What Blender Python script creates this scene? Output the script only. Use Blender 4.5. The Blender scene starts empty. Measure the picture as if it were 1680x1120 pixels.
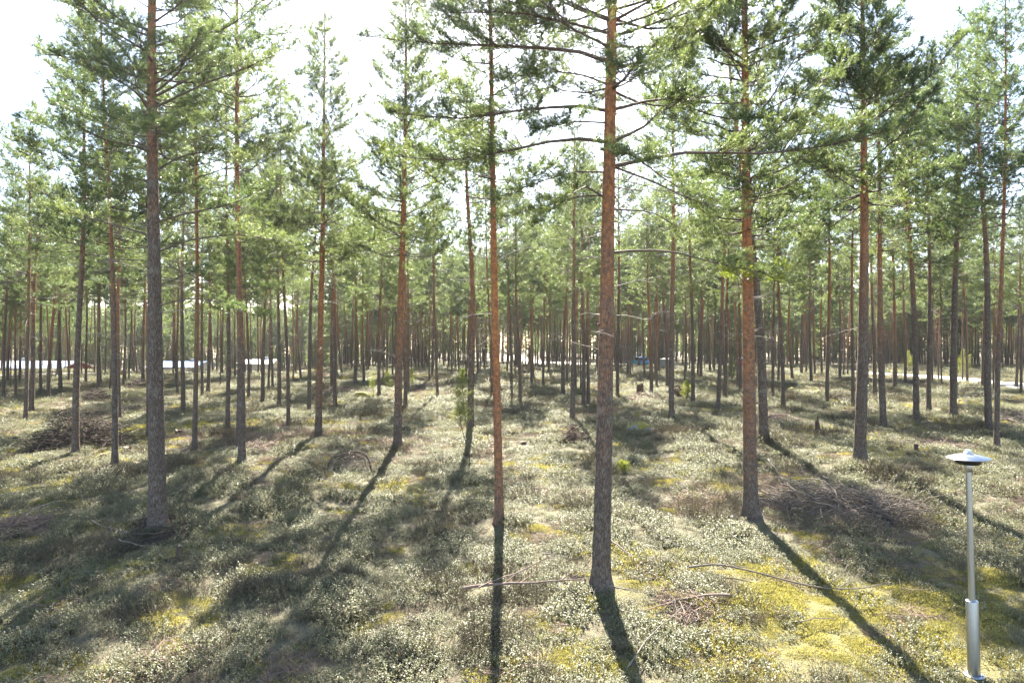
import bpy, math, random
import numpy as np
from mathutils import Vector

random.seed(7)
SC = bpy.context.scene
COL = SC.collection

# ------------------------------------------------------------------ camera
CAM_H = 4.0
FPX = 1135.0                       # focal length in pixels of the 1680 wide photo
cam_d = bpy.data.cameras.new('camera')
cam_d.sensor_width = 36.0
cam_d.lens = 36.0 * FPX / 1680.0
cam_d.clip_start = 0.1
cam_d.clip_end = 3000.0
cam = bpy.data.objects.new('camera', cam_d)
cam.location = (0, 0, CAM_H)
cam.rotation_euler = (math.radians(90), 0, 0)
COL.objects.link(cam)
SC.camera = cam

# ------------------------------------------------------------------ sky, sun, exposure
SUN_EL = math.radians(42.0)
SUN_AZ = math.radians(-1.5)        # to the left of the view axis (+Y)
world = bpy.data.worlds.new('World')
SC.world = world
world.use_nodes = True
wn = world.node_tree
bg = wn.nodes['Background']
sky = wn.nodes.new('ShaderNodeTexSky')
sky.sky_type = 'NISHITA'
sky.sun_disc = False
sky.sun_elevation = SUN_EL
sky.sun_rotation = SUN_AZ
sky.altitude = 100
sky.air_density = 1.0
sky.dust_density = 1.0
sky.ozone_density = 1.0
wn.links.new(sky.outputs[0], bg.inputs[0])
bg.inputs[1].default_value = 0.07
sun_d = bpy.data.lights.new('sun', 'SUN')
sun_d.energy = 5.0
sun_d.angle = math.radians(0.53)
sun_d.color = (1.0, 0.94, 0.84)
sun = bpy.data.objects.new('sun', sun_d)
sdir = Vector((math.sin(SUN_AZ) * math.cos(SUN_EL), math.cos(SUN_AZ) * math.cos(SUN_EL), math.sin(SUN_EL)))
sun.rotation_euler = sdir.to_track_quat('Z', 'Y').to_euler()
sun.location = sdir * 100
COL.objects.link(sun)
SC.view_settings.view_transform = 'Standard'
SC.view_settings.look = 'None'
SC.view_settings.exposure = 2.85
SC.view_settings.gamma = 1.0
SC.view_settings.use_curve_mapping = False
SC.render.engine = 'CYCLES'
SC.cycles.max_bounces = 6
SC.cycles.diffuse_bounces = 3
SC.cycles.glossy_bounces = 2
SC.cycles.transmission_bounces = 4
SC.cycles.transparent_max_bounces = 8
SC.cycles.sample_clamp_indirect = 8.0
SC.cycles.use_denoising = True
SC.cycles.denoiser = 'OPENIMAGEDENOISE'
SC.cycles.denoising_input_passes = 'RGB_ALBEDO_NORMAL'

# ------------------------------------------------------------------ helpers
def nrm(a):
    return a / np.maximum(np.linalg.norm(a, axis=-1, keepdims=True), 1e-9)

_nr = np.random.default_rng(11)
_NW = [(_nr.uniform(0, 2 * math.pi, 14), _nr.uniform(0, 2 * math.pi, 14), _nr.uniform(.6, 1.6, 14)) for _ in range(8)]
def wnoise(x, y, scale, k=0):
    """smooth wave noise, about -1..1, features about `scale` metres across"""
    a, p, f = _NW[k]
    s = 0
    for i in range(14):
        s = s + np.sin((x * math.cos(a[i]) + y * math.sin(a[i])) * f[i] * 2 * math.pi / (scale * 2) + p[i])
    return s / 4.2

def smooth(e0, e1, v):
    t = np.clip((v - e0) / (e1 - e0), 0, 1)
    return t * t * (3 - 2 * t)

MOUNDS = [(-8.29, 16.17), (-.31, 16.55), (1.66, 12.84), (6.03, 17.47), (9.51, 26.14), (-4.44, 26.78), (11.45, 22.76), (-8.70, 22.29), (-7.96, 28.40)]
def terrain(x, y):
    x = np.asarray(x, float); y = np.asarray(y, float)
    near = 1 - smooth(60, 140, np.hypot(x, y))
    z = 0.16 * wnoise(x, y, 9, 0) + 0.07 * wnoise(x, y, 2.6, 1) * near + 0.03 * wnoise(x, y, 1.0, 2) * near
    z = z - 0.105 * 3.0 * np.logaddexp(0, (18 - y) / 3.0) * (1 - smooth(30, 90, np.abs(x)))      # the foreground falls towards the camera
    z = z - 0.020 * np.maximum(0, -x - 9) * smooth(8, 30, y) * (1 - smooth(40, 95, y))
    for hx, hy in MOUNDS:                                  # roots and needle litter heaped round the near trunks
        z = z + .13 * np.exp(-((x - hx) ** 2 + (y - hy) ** 2) / .45)
    z = z - 3.2 * smooth(92, 112, y) * smooth(30, 48, -x)
    z = z - 0.3 * smooth(60, 140, np.hypot(x, y))
    return z

def ground_at(px, py):
    """world point where the pixel (of the 1680x1120 photo) meets the ground"""
    dx, dz = (px - 840) / FPX, (560 - py) / FPX
    y = np.linspace(4, 240, 9500)
    h = CAM_H + dz * y - terrain(dx * y, y)
    i = np.argmax(h < 0)
    if h[i] >= 0:
        i = len(y) - 1
    yy = y[i]
    return np.array([dx * yy, yy, float(terrain(dx * yy, yy))])

def at(px, py, y):
    return np.array([(px - 840) / FPX * y, y, CAM_H + (560 - py) / FPX * y])

class MB:
    """collects vertices and faces for ONE mesh"""
    def __init__(s): s.v = []; s.f = []; s.n = 0
    def add(s, V, F, mat=0, sm=True):
        V = np.asarray(V, np.float32).reshape(-1, 3); F = np.asarray(F, np.int64)
        if len(V) == 0 or len(F) == 0: return
        s.v.append(V); s.f.append((F + s.n, mat, sm)); s.n += len(V)
    def mesh(s, name, mats):
        me = bpy.data.meshes.new(name)
        V = np.concatenate(s.v)
        loops, tot, mi, smo = [], [], [], []
        for F, m, sm in s.f:
            loops.append(F.ravel()); tot.append(np.full(len(F), F.shape[1])); mi.append(np.full(len(F), m)); smo.append(np.full(len(F), sm))
        loops = np.concatenate(loops).astype(np.int32); tot = np.concatenate(tot).astype(np.int32)
        me.vertices.add(len(V)); me.vertices.foreach_set('co', V.ravel())
        me.loops.add(len(loops)); me.loops.foreach_set('vertex_index', loops)
        me.polygons.add(len(tot))
        st = np.zeros(len(tot), np.int32); st[1:] = np.cumsum(tot)[:-1]
        me.polygons.foreach_set('loop_start', st)
        me.polygons.foreach_set('loop_total', tot)
        me.polygons.foreach_set('material_index', np.concatenate(mi).astype(np.int32))
        me.polygons.foreach_set('use_smooth', np.concatenate(smo).astype(bool))
        me.update(calc_edges=True)
        for m in (mats if isinstance(mats, (list, tuple)) else [mats]): me.materials.append(m)
        return me

def link(name, me, parent=None, loc=(0, 0, 0)):
    o = bpy.data.objects.new(name, me)
    COL.objects.link(o)
    if parent is not None: o.parent = parent
    o.location = loc
    return o

def empty(name, loc):
    o = bpy.data.objects.new(name, None)
    o.empty_display_size = .3
    COL.objects.link(o); o.location = loc
    return o

def tag(o, label=None, cat=None, group=None, kind=None):
    if label: o['label'] = label
    if cat: o['category'] = cat
    if group: o['group'] = group
    if kind: o['kind'] = kind
    return o

def copy_tree(o, parent=None):
    c = o.copy(); COL.objects.link(c); c.parent = parent
    for ch in list(o.children): copy_tree(ch, c)
    return c

def tubes(P, R, s, cap=True):
    """P (n,k,3) polylines, R (n,k) radii -> verts, quads (tube ends closed by a point)"""
    P = np.asarray(P, float); R = np.asarray(R, float)
    n, k, _ = P.shape
    T = np.empty_like(P)
    T[:, 1:-1] = P[:, 2:] - P[:, :-2]; T[:, 0] = P[:, 1] - P[:, 0]; T[:, -1] = P[:, -1] - P[:, -2]
    T = nrm(T)
    m = nrm(P[:, -1] - P[:, 0])
    ref = np.where(np.abs(m[:, 2:3]) > .85, np.array([[1., 0, 0]]), np.array([[0, 0, 1.]]))[:, None, :]
    U = nrm(np.cross(T, np.broadcast_to(ref, T.shape))); W = np.cross(T, U)
    a = np.arange(s) * 2 * math.pi / s
    V = P[:, :, None, :] + R[:, :, None, None] * (np.cos(a)[None, None, :, None] * U[:, :, None, :] + np.sin(a)[None, None, :, None] * W[:, :, None, :])
    base = (np.arange(n) * k * s)[:, None, None]
    i = np.arange(k - 1)[None, :, None] * s; j = np.arange(s)[None, None, :]; j2 = (j + 1) % s
    Q = np.stack([base + i + j, base + i + j2, base + i + s + j2, base + i + s + j], -1).reshape(-1, 4)
    return V.reshape(-1, 3), Q

def resample(P, k):
    P = np.asarray(P, float)
    d = np.r_[0, np.cumsum(np.linalg.norm(np.diff(P, axis=0), axis=1))]
    t = np.linspace(0, d[-1], k)
    # smooth through the points (two passes of corner averaging on a dense line)
    Q = np.stack([np.interp(np.linspace(0, d[-1], 40), d, P[:, c]) for c in range(3)], 1)
    for _ in range(6):
        Q[1:-1] = .25 * Q[:-2] + .5 * Q[1:-1] + .25 * Q[2:]
    return np.stack([np.interp(np.linspace(0, 39, k), np.arange(40), Q[:, c]) for c in range(3)], 1)

def lathe(prof, s=32):
    """prof list of (r,z) -> verts, quads around z"""
    pr = np.array(prof, float); k = len(pr)
    a = np.arange(s) * 2 * math.pi / s
    V = np.stack([pr[:, 0:1] * np.cos(a), pr[:, 0:1] * np.sin(a), np.repeat(pr[:, 1:2], s, 1)], -1).reshape(-1, 3)
    i = np.arange(k - 1)[:, None] * s; j = np.arange(s)[None, :]; j2 = (j + 1) % s
    return V, np.stack([i + j, i + j2, i + s + j2, i + s + j], -1).reshape(-1, 4)

def box(c, d):
    c = np.array(c, float); d = np.array(d, float) / 2
    V = np.array([[x, y, z] for x in (-1, 1) for y in (-1, 1) for z in (-1, 1)]) * d + c
    F = [[0, 1, 3, 2], [4, 6, 7, 5], [0, 4, 5, 1], [2, 3, 7, 6], [0, 2, 6, 4], [1, 5, 7, 3]]
    return V, F

# ------------------------------------------------------------------ materials
class NT:
    def __init__(s, name):
        s.m = bpy.data.materials.new(name); s.m.use_nodes = True
        s.t = s.m.node_tree; s.t.nodes.clear()
        s.out = s.t.nodes.new('ShaderNodeOutputMaterial')
    def n(s, typ, **kw):
        nd = s.t.nodes.new(typ)
        for k, v in kw.items():
            if k.startswith('i_'):
                key = k[2:]
                nd.inputs[int(key) if key.isdigit() else key.replace('_', ' ')].default_value = v
            else: setattr(nd, k, v)
        return nd
    def l(s, a, b): s.t.links.new(a, b)
    def noise(s, scale, detail=4, vec=None, rough=.55):
        nd = s.n('ShaderNodeTexNoise'); nd.inputs['Scale'].default_value = scale; nd.inputs['Detail'].default_value = detail
        nd.inputs['Roughness'].default_value = rough
        if vec is not None: s.l(vec, nd.inputs['Vector'])
        return nd.outputs['Fac']
    def ramp(s, fac, stops):
        nd = s.n('ShaderNodeValToRGB'); e = nd.color_ramp.elements
        while len(e) < len(stops): e.new(.5)
        for k, (p, c) in enumerate(stops):
            e[k].position = p; e[k].color = (c[0], c[1], c[2], 1) if not isinstance(c, (int, float)) else (c, c, c, 1)
        s.l(fac, nd.inputs[0]); return nd.outputs[0]
    def mix(s, fac, a, b, mode='MIX'):
        nd = s.n('ShaderNodeMix', data_type='RGBA', blend_type=mode)
        for sock, v in ((nd.inputs[0], fac), (nd.inputs[6], a), (nd.inputs[7], b)):
            if hasattr(v, 'links'): s.l(v, sock)
            elif isinstance(v, (int, float)): sock.default_value = v
            else: sock.default_value = (*v[:3], 1)
        return nd.outputs[2]
    def math(s, op, a, b=None, clamp=False):
        nd = s.n('ShaderNodeMath', operation=op, use_clamp=clamp)
        for sock, v in ((nd.inputs[0], a), (nd.inputs[1], b)):
            if v is None: continue
            if hasattr(v, 'links'): s.l(v, sock)
            else: sock.default_value = v
        return nd.outputs[0]
    def coord(s, which='Object', scale=None):
        c = s.n('ShaderNodeTexCoord').outputs[which]
        if scale is None: return c
        mp = s.n('ShaderNodeMapping'); mp.inputs['Scale'].default_value = scale
        s.l(c, mp.inputs[0]); return mp.outputs[0]
    def bump(s, h, strength=.4, dist=.02):
        b = s.n('ShaderNodeBump'); b.inputs['Strength'].default_value = strength; b.inputs['Distance'].default_value = dist
        s.l(h, b.inputs['Height']); return b.outputs[0]
    def pbsdf(s, col, rough=.6, spec=.5, metal=0, normal=None):
        p = s.n('ShaderNodeBsdfPrincipled')
        if hasattr(col, 'links'): s.l(col, p.inputs['Base Color'])
        else: p.inputs['Base Color'].default_value = (*col[:3], 1)
        if hasattr(rough, 'links'): s.l(rough, p.inputs['Roughness'])
        else: p.inputs['Roughness'].default_value = rough
        p.inputs['Specular IOR Level'].default_value = spec
        p.inputs['Metallic'].default_value = metal
        if normal is not None: s.l(normal, p.inputs['Normal'])
        return p.outputs[0]
    def done(s, sh): s.l(sh, s.out.inputs['Surface']); return s.m

def leafy(name, c1, c2, trans, rough=.5, spec=.4, tint=None, tmix=.45, nscale=1.2):
    """thin leaf: reflecting + letting light through, colour varied per leaf, per clump"""
    t = NT(name)
    geo = t.n('ShaderNodeNewGeometry')
    oi = t.n('ShaderNodeObjectInfo')
    nz = t.noise(nscale, 2, t.coord('Object'))
    v = t.math('ADD', t.math('MULTIPLY', nz, .9), t.math('MULTIPLY', geo.outputs['Random Per Island'], .45))
    v = t.math('ADD', v, t.math('MULTIPLY', oi.outputs['Random'], .35))
    f = t.math('SUBTRACT', v, .45, True)
    col = t.mix(f, c1, c2)
    if tint is not None:
        col = t.mix(t.math('GREATER_THAN', geo.outputs['Random Per Island'], .955), col, tint)
    p = t.pbsdf(col, rough, spec)
    tr = t.n('ShaderNodeBsdfTranslucent')
    tc = t.mix(f, trans[0], trans[1])
    t.l(tc, tr.inputs[0])
    mx = t.n('ShaderNodeMixShader'); mx.inputs[0].default_value = tmix
    t.l(p, mx.inputs[1]); t.l(tr.outputs[0], mx.inputs[2])
    return t.done(mx.outputs[0])

M = {}
M['needle'] = leafy('pine_needles', (.042, .072, .034), (.088, .118, .050), ((.10, .16, .045), (.29, .335, .09)), .40, .5, (.14, .095, .035), .50)
M['needle_yellow'] = leafy('yellow_green_needles', (.10, .14, .02), (.20, .22, .035), ((.26, .34, .03), (.46, .50, .05)), .42, .5, None, .55)  # yellower and paler than the other pine needles, for a few single boughs
M['needle_old'] = leafy('dead_needles', (.12, .05, .03), (.20, .09, .05), ((.2, .06, .03), (.3, .1, .05)), .6, .3)
M['juniper'] = leafy('juniper_needles', (.09, .13, .03), (.20, .22, .05), ((.30, .36, .04), (.50, .52, .08)), .5, .4)
M['lingon'] = leafy('lingonberry_leaves', (.118, .128, .058), (.265, .254, .138), ((.20, .22, .09), (.40, .39, .20)), .55, .65, (.24, .12, .06), .36)
M['moss'] = leafy('feather_moss', (.17, .165, .065), (.36, .33, .13), ((.26, .24, .05), (.50, .42, .11)), .7, .25, None, .4, 2.0)
M['heather'] = leafy('heather_sprigs', (.095, .088, .05), (.21, .175, .115), ((.08, .08, .03), (.18, .15, .08)), .5, .45, None, .3)
M['grass'] = leafy('dry_grass', (.20, .16, .09), (.34, .28, .17), ((.2, .17, .08), (.35, .3, .15)), .5, .4, None, .35)

def bark(name, use_attr=True):
    t = NT(name)
    co = t.coord('Object')
    mp = t.n('ShaderNodeMapping'); mp.inputs['Scale'].default_value = (1, 1, .20)
    wob = t.n('ShaderNodeTexNoise'); wob.inputs['Scale'].default_value = 9; t.l(co, wob.inputs['Vector'])
    wa = t.n('ShaderNodeVectorMath', operation='MULTIPLY_ADD'); t.l(wob.outputs['Color'], wa.inputs[0]); wa.inputs[1].default_value = (.07, .07, .25); t.l(co, wa.inputs[2]); t.l(wa.outputs[0], mp.inputs[0])
    oi = t.n('ShaderNodeObjectInfo')
    vo = t.n('ShaderNodeTexVoronoi', feature='DISTANCE_TO_EDGE'); vo.inputs['Scale'].default_value = 30; t.l(mp.outputs[0], vo.inputs['Vector'])
    plate = t.ramp(vo.outputs['Distance'], [(0, 0), (.16, .6), (.5, 1)])
    n1 = t.noise(9, 6, mp.outputs[0], .65); n2 = t.noise(2.2, 3, co); n3 = t.noise(28, 5, mp.outputs[0])
    grey = t.mix(n1, (.120, .090, .074), (.270, .208, .168))
    grey = t.mix(t.math('MULTIPLY', plate, 1.0), (.058, .043, .035), grey)
    lich = t.ramp(t.noise(5, 5, co), [(.55, 0), (.68, 1)])
    grey = t.mix(t.math('MULTIPLY', lich, .35), grey, (.22, .23, .19))
    flake = t.ramp(t.noise(14, 6, co, .7), [(.40, 0), (.62, 1)])
    orange = t.mix(flake, (.22, .095, .046), (.50, .205, .080))
    dk = t.ramp(n3, [(.3, 0), (.5, 1)])
    orange = t.mix(dk, (.18, .105, .075), orange)
    sep = t.n('ShaderNodeSeparateXYZ'); t.l(co, sep.inputs[0])
    z = sep.outputs[2]
    if use_attr:
        at_ = t.n('ShaderNodeAttribute', attribute_type='OBJECT', attribute_name='bark_shift')
        z = t.math('SUBTRACT', z, at_.outputs['Fac'])
    z = t.math('ADD', z, t.math('MULTIPLY', t.math('SUBTRACT', n2, .5), 5.0))
    z = t.math('ADD', z, t.math('MULTIPLY', t.math('SUBTRACT', flake, .5), 1.6))
    mask = t.ramp(t.math('MULTIPLY', z, .1), [(.32, 0), (.92, 1)])
    col = t.mix(mask, grey, orange)
    h = t.math('ADD', t.math('MULTIPLY', plate, 1.0), t.math('MULTIPLY', n3, .6))
    return t.done(t.pbsdf(col, .85, .2, 0, t.bump(h, .55, .010)))
M['bark'] = bark('pine_bark')

def simple(name, c1, c2, scale=8, rough=.8, spec=.3, bump=.3, metal=0, dist=.02, stretch=None):
    t = NT(name)
    co = t.coord('Object', stretch)
    n = t.noise(scale, 6, co, .65)
    f = t.ramp(n, [(.3, 0), (.7, 1)])
    return t.done(t.pbsdf(t.mix(f, c1, c2), rough, spec, metal, t.bump(n, bump, dist) if bump else None))
M['twig'] = simple('branch_bark', (.07, .052, .042), (.15, .11, .085), 30, .8, .25, .4, 0, .005)
M['deadwood'] = simple('dead_branch_wood', (.11, .095, .08), (.25, .215, .185), 25, .8, .2, .4, 0, .005)
M['brush'] = simple('brushwood', (.10, .082, .066), (.25, .205, .165), 10, .85, .2, .4, 0, .005)
M['brush_dark'] = simple('dark_brushwood', (.05, .040, .032), (.14, .11, .09), 10, .9, .12, .4, 0, .005)
M['redtwig'] = simple('red_brown_brushwood', (.15, .10, .08), (.29, .21, .17), 10, .85, .2, .4, 0, .005)
M['stump'] = simple('weathered_stump_wood', (.055, .038, .03), (.16, .11, .085), 18, .9, .2, .8, 0, .02, (1, 1, .3))
M['cutwood'] = simple('cut_wood_face', (.25, .18, .11), (.38, .29, .19), 20, .8, .2, .3)
def rockmat(name, c1, c2, mossy):
    t = NT(name)
    co = t.coord('Object')
    n = t.noise(6, 8, co, .7)
    geo = t.n('ShaderNodeNewGeometry'); sep = t.n('ShaderNodeSeparateXYZ'); t.l(geo.outputs['Normal'], sep.inputs[0])
    mk = t.math('ADD', sep.outputs[2], t.math('MULTIPLY', t.math('SUBTRACT', t.noise(3.5, 4, co), .5), 2.2))
    mf = t.ramp(mk, [(.62 - mossy * .5, 0), (.80 - mossy * .5, 1)])
    mc = t.mix(t.noise(18, 3, co), (.12, .11, .025), (.32, .26, .05))
    col = t.mix(mf, t.mix(n, c1, c2), mc)
    return t.done(t.pbsdf(col, .85, .25, 0, t.bump(t.noise(30, 5, co), .5, .02)))
M['rock'] = rockmat('grey_granite', (.13, .13, .135), (.34, .33, .33), .5)
M['rock_moss'] = rockmat('moss_covered_granite', (.12, .12, .12), (.28, .27, .26), 1.1)
M['rock_pink'] = rockmat('pinkish_granite', (.26, .20, .17), (.48, .40, .36), .15)

# ground: colour zones come from what grows there (stored per vertex: moss, litter, lichen)
def groundmat():
    t = NT('forest_floor')
    co = t.coord('Object')
    at_ = t.n('ShaderNodeVertexColor', layer_name='zone')
    sp = t.n('ShaderNodeSeparateColor'); t.l(at_.outputs[0], sp.inputs[0])
    fine = t.noise(26, 6, co, .7); mid = t.noise(3.2, 5, co, .6); big = t.noise(.7, 4, co)
    base = t.mix(fine, (.08, .072, .042), (.21, .18, .115))
    base = t.mix(t.ramp(mid, [(.42, 0), (.62, 1)]), base, t.mix(fine, (.13, .12, .068), (.30, .265, .18)))
    moss = t.mix(fine, (.15, .14, .055), (.34, .295, .11))
    lit = t.mix(fine, (.12, .095, .07), (.30, .245, .19))
    jit = t.math('MULTIPLY', t.math('SUBTRACT', mid, .5), 1.2)
    col = t.mix(t.math('ADD', sp.outputs[0], jit, True), base, moss)
    col = t.mix(t.math('ADD', sp.outputs[1], t.math('MULTIPLY', jit, -1), True), col, lit)
    hgt = t.math('ADD', fine, t.math('MULTIPLY', mid, 2))
    return t.done(t.pbsdf(col, .9, .15, 0, t.bump(hgt, 1.0, .09)))
M['ground'] = groundmat()
M['gravel'] = simple('pale_gravel', (.36, .335, .30), (.52, .49, .45), 6, .85, .3, .3)
M['steel'] = simple('brushed_stainless_steel', (.36, .375, .40), (.46, .475, .50), 60, .40, .5, 0, 1.0, .002, (1, 1, .05))
M['steel_dull'] = simple('galvanised_steel', (.42, .43, .45), (.54, .55, .56), 25, .45, .5, .05, 1.0, .002)
M['black'] = simple('black_plastic', (.012, .012, .013), (.02, .02, .02), 10, .45, .4, 0)
M['rubber'] = simple('tyre_rubber', (.015, .015, .015), (.03, .03, .03), 10, .8, .2, .1)
M['glass'] = simple('dark_window_glass', (.02, .025, .03), (.03, .035, .04), 4, .05, .8, 0)
M['red_wall'] = simple('red_painted_boards', (.16, .025, .02), (.22, .04, .03), 5, .7, .3, .2)
M['white_paint'] = simple('white_paint', (.72, .72, .70), (.80, .80, .78), 5, .5, .4, .05)
M['pale_roof'] = simple('pale_sheet_metal_roof', (.60, .61, .63), (.70, .71, .73), 3, .38, .5, .05, .6)
M['blue_roof'] = simple('blue_grey_boards', (.12, .19, .33), (.17, .25, .40), 3, .85, .15, .1)
M['grey_wall'] = simple('grey_plaster', (.40, .41, .42), (.50, .50, .50), 4, .8, .3, .1)
M['car_blue'] = simple('blue_car_paint', (.03, .22, .42), (.035, .25, .46), 3, .25, .6, 0)
M['car_red'] = simple('red_car_paint', (.45, .02, .03), (.50, .03, .035), 3, .25, .6, 0)
M['trailer'] = simple('grey_green_steel', (.16, .19, .18), (.22, .25, .24), 3, .55, .4, .05)
M['lamp_glass'] = simple('clear_lamp_cover', (.75, .75, .72), (.8, .8, .78), 3, .15, .6, 0)

# ------------------------------------------------------------------ ground sheet
def axis(lo, hi, c0, c1, fine, grow):
    a = list(np.arange(c0, c1, fine)); s = fine
    while a[-1] < hi: s = min(s * grow, 60); a.append(a[-1] + s)
    s = fine
    while a[0] > lo: s = min(s * grow, 60); a.insert(0, a[0] - s)
    return np.array(a)
gx = axis(-480, 480, -13, 13, .17, 1.055)
gy = axis(-50, 350, 8, 28, .17, 1.05)
GX, GY = np.meshgrid(gx, gy)
GZ = terrain(GX, GY)

def blob(x, y, cx, cy, rx, ry):
    return np.exp(-((x - cx) / rx) ** 2 - ((y - cy) / ry) ** 2)
MOSS_B = [(5.2, 12.2, 3.0, 2.8, .60), (7.8, 11.5, 2.4, 2.0, .55), (-.6, 10.3, 2.2, .8, .4), (-18, 25, 5, 3.5, .7), (-7.6, 15.5, 2.5, 1.2, .40), (2.2, 10.4, 1.8, .6, .3), (-14, 33, 5, 3, .5), (.6, 24, 1.5, 2, .5), (15, 33, 4, 3, .4)]
LIT_B = [(-9, 27, 5, 5, .5), (8.5, 18, 4, 1.8, .6), (-10, 29, 3, 2.5, .4), (.8, 10.0, 2.4, .5, .4), (-19, 26, 5, 3, .5), (7, 36, 6, 5, .5), (4.6, 11.2, .8, .5, .4), (-24, 40, 10, 8, .3)]
def zones(x, y):
    m = 0.28 * wnoise(x, y, 1.6, 3) + 0.30 * wnoise(x, y, 5, 4) - .12
    for cx, cy, rx, ry, a in MOSS_B: m = m + a * blob(x, y, cx, cy, rx, ry)
    l = 0.30 * wnoise(x, y, 2.2, 5) + 0.28 * wnoise(x, y, 7, 6) - .12 + .22 * smooth(25, 60, y)
    for cx, cy, rx, ry, a in LIT_B: l = l + a * blob(x, y, cx, cy, rx, ry)
    return np.clip(m, 0, 1), np.clip(l, 0, 1)
zm, zl = zones(GX, GY)
gb = MB()
ny, nx = GX.shape
ii = (np.arange(ny - 1)[:, None] * nx + np.arange(nx - 1)[None, :])
gb.add(np.stack([GX, GY, GZ], -1), np.stack([ii, ii + 1, ii + nx + 1, ii + nx], -1).reshape(-1, 4))
gme = gb.mesh('ground', M['ground'])
ca = gme.color_attributes.new('zone', 'FLOAT_COLOR', 'POINT')
ca.data.foreach_set('color', np.stack([zm, zl, zm * 0, zm * 0 + 1], -1).astype(np.float32).ravel())
tag(link('ground', gme), kind='structure')

# ------------------------------------------------------------------ gravel road and path
def strip(name, pts, width, mat):
    P = resample(np.c_[np.array(pts, float), np.zeros(len(pts))], 40)
    P = np.stack([np.interp(np.linspace(0, 39, 160), np.arange(40), P[:, c]) for c in range(3)], 1)
    T = nrm(np.gradient(P, axis=0)); N = np.stack([-T[:, 1], T[:, 0], T[:, 0] * 0], 1)
    off = np.linspace(-.5, .5, 7)
    V = P[:, None, :] + N[:, None, :] * (off * width)[None, :, None]
    V[..., 2] = terrain(V[..., 0], V[..., 1]) + .10 - .10 * np.abs(off * 2) ** 4
    i = np.arange(159)[:, None] * 7 + np.arange(6)[None, :]
    b = MB(); b.add(V, np.stack([i, i + 1, i + 8, i + 7], -1).reshape(-1, 4))
    return tag(link(name, b.mesh(name, mat)), kind='structure')
ROAD = [(41, 30), (44.5, 48), (47, 62), (49, 82), (47, 96), (39, 110), (27, 121), (14, 133), (4, 150), (0, 180), (2, 230)]
strip('gravel_road', ROAD, 6.0, M['gravel'])
strip('gravel_path', [(-80, 84), (-58, 88), (-47, 89.5), (-38, 92), (-25, 99)], 1.6, M['gravel'])

# ------------------------------------------------------------------ pine generator
def grow(limbs, rng, dens=1.0, det=2):
    """limbs: list of (P(k,3), r0, t0, dead). Returns wood (V,Q) list and tuft arrays."""
    wood = []; tp, td = [], []
    P = np.stack([l[0] for l in limbs]); R0 = np.array([l[1] for l in limbs]); T0 = np.array([l[2] for l in limbs])
    n, k, _ = P.shape
    L = np.linalg.norm(np.diff(P, axis=1), axis=2).sum(1)
    tt = np.linspace(0, 1, k)
    wood.append(tubes(P, R0[:, None] * (1 - .82 * tt[None, :] ** .8), 5 if det >= 2 else 3))
    nb = np.maximum(6, (L / .055 * dens * (1 - T0) * 1.2)).astype(int)
    own = np.repeat(np.arange(n), nb)
    t = T0[own] + (1 - T0[own]) * rng.uniform(0, 1, len(own)) ** .85
    t[rng.uniform(0, 1, len(t)) < .08] = .995
    fi = t * (k - 1); i0 = np.minimum(fi.astype(int), k - 2); fr = (fi - i0)[:, None]
    pos = P[own, i0] * (1 - fr) + P[own, i0 + 1] * fr
    tan = nrm(P[own, i0 + 1] - P[own, i0])
    up = np.array([0, 0, 1.])
    side = nrm(np.cross(tan, up)) * rng.choice([-1., 1.], len(own))[:, None]
    ang = np.radians(rng.normal(48, 15, len(own))) * np.clip((1 - t) * 6, .1, 1)
    d = nrm(tan * np.cos(ang)[:, None] + side * np.sin(ang)[:, None] + up * rng.normal(.16, .28, len(own))[:, None])
    ln = (.12 + .46 * np.minimum(L[own], 2.8) * (1 - t) ** .8 * rng.uniform(.35, 1, len(own))) + rng.uniform(0, .14, len(own))
    q = np.array([0, .5, 1.])
    curl = up * rng.uniform(-.02, .22, len(own))[:, None] * ln[:, None]
    B = pos[:, None, :] + d[:, None, :] * (q[None, :, None] * ln[:, None, None]) + curl[:, None, :] * (q ** 2)[None, :, None]
    br = np.maximum(.0035, R0[own] * .32 * (1 - .7 * t))
    wood.append(tubes(B, br[:, None] * np.array([1, .7, .35]), 3))
    # shoots
    ns = np.maximum(2, (ln / (.062, .062, .068, .060)[det] * (1 if det >= 2 else (.34, .5)[det]))).astype(int)
    o2 = np.repeat(np.arange(len(own)), ns)
    u = 1 - .80 * rng.uniform(0, 1, len(o2)) ** 1.25
    p2 = B[o2, 0] * ((1 - u) ** 2)[:, None] + B[o2, 1] * (2 * u * (1 - u))[:, None] + B[o2, 2] * (u ** 2)[:, None]
    bd = nrm(B[o2, 2] - B[o2, 1])
    sd = nrm(bd * .8 + rng.normal(0, .42, (len(o2), 3)) + up * .22)
    return wood, p2, sd

def needles(p, d, rng, N, nl, nw, sl):
    """bottle-brush tufts of single needle triangles"""
    n = len(p)
    rr = nrm(rng.normal(0, 1, (n, N, 3)))
    D = d[:, None, :]
    perp = nrm(rr - (rr * D).sum(-1, keepdims=True) * D)
    a = np.radians(rng.uniform(28, 68, (n, N, 1)))
    nd = D * np.cos(a) + perp * np.sin(a)
    s = rng.uniform(0, 1, (n, N, 1))
    base = p[:, None, :] + D * s * sl
    wv = nrm(np.cross(nd, nrm(rng.normal(0, 1, (n, N, 3)))))
    ln = nl * rng.uniform(.75, 1.2, (n, N, 1))
    V = np.stack([base - wv * nw / 2, base + wv * nw / 2, base + nd * ln], 2).reshape(-1, 3)
    return V, np.arange(len(V)).reshape(-1, 3)

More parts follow.
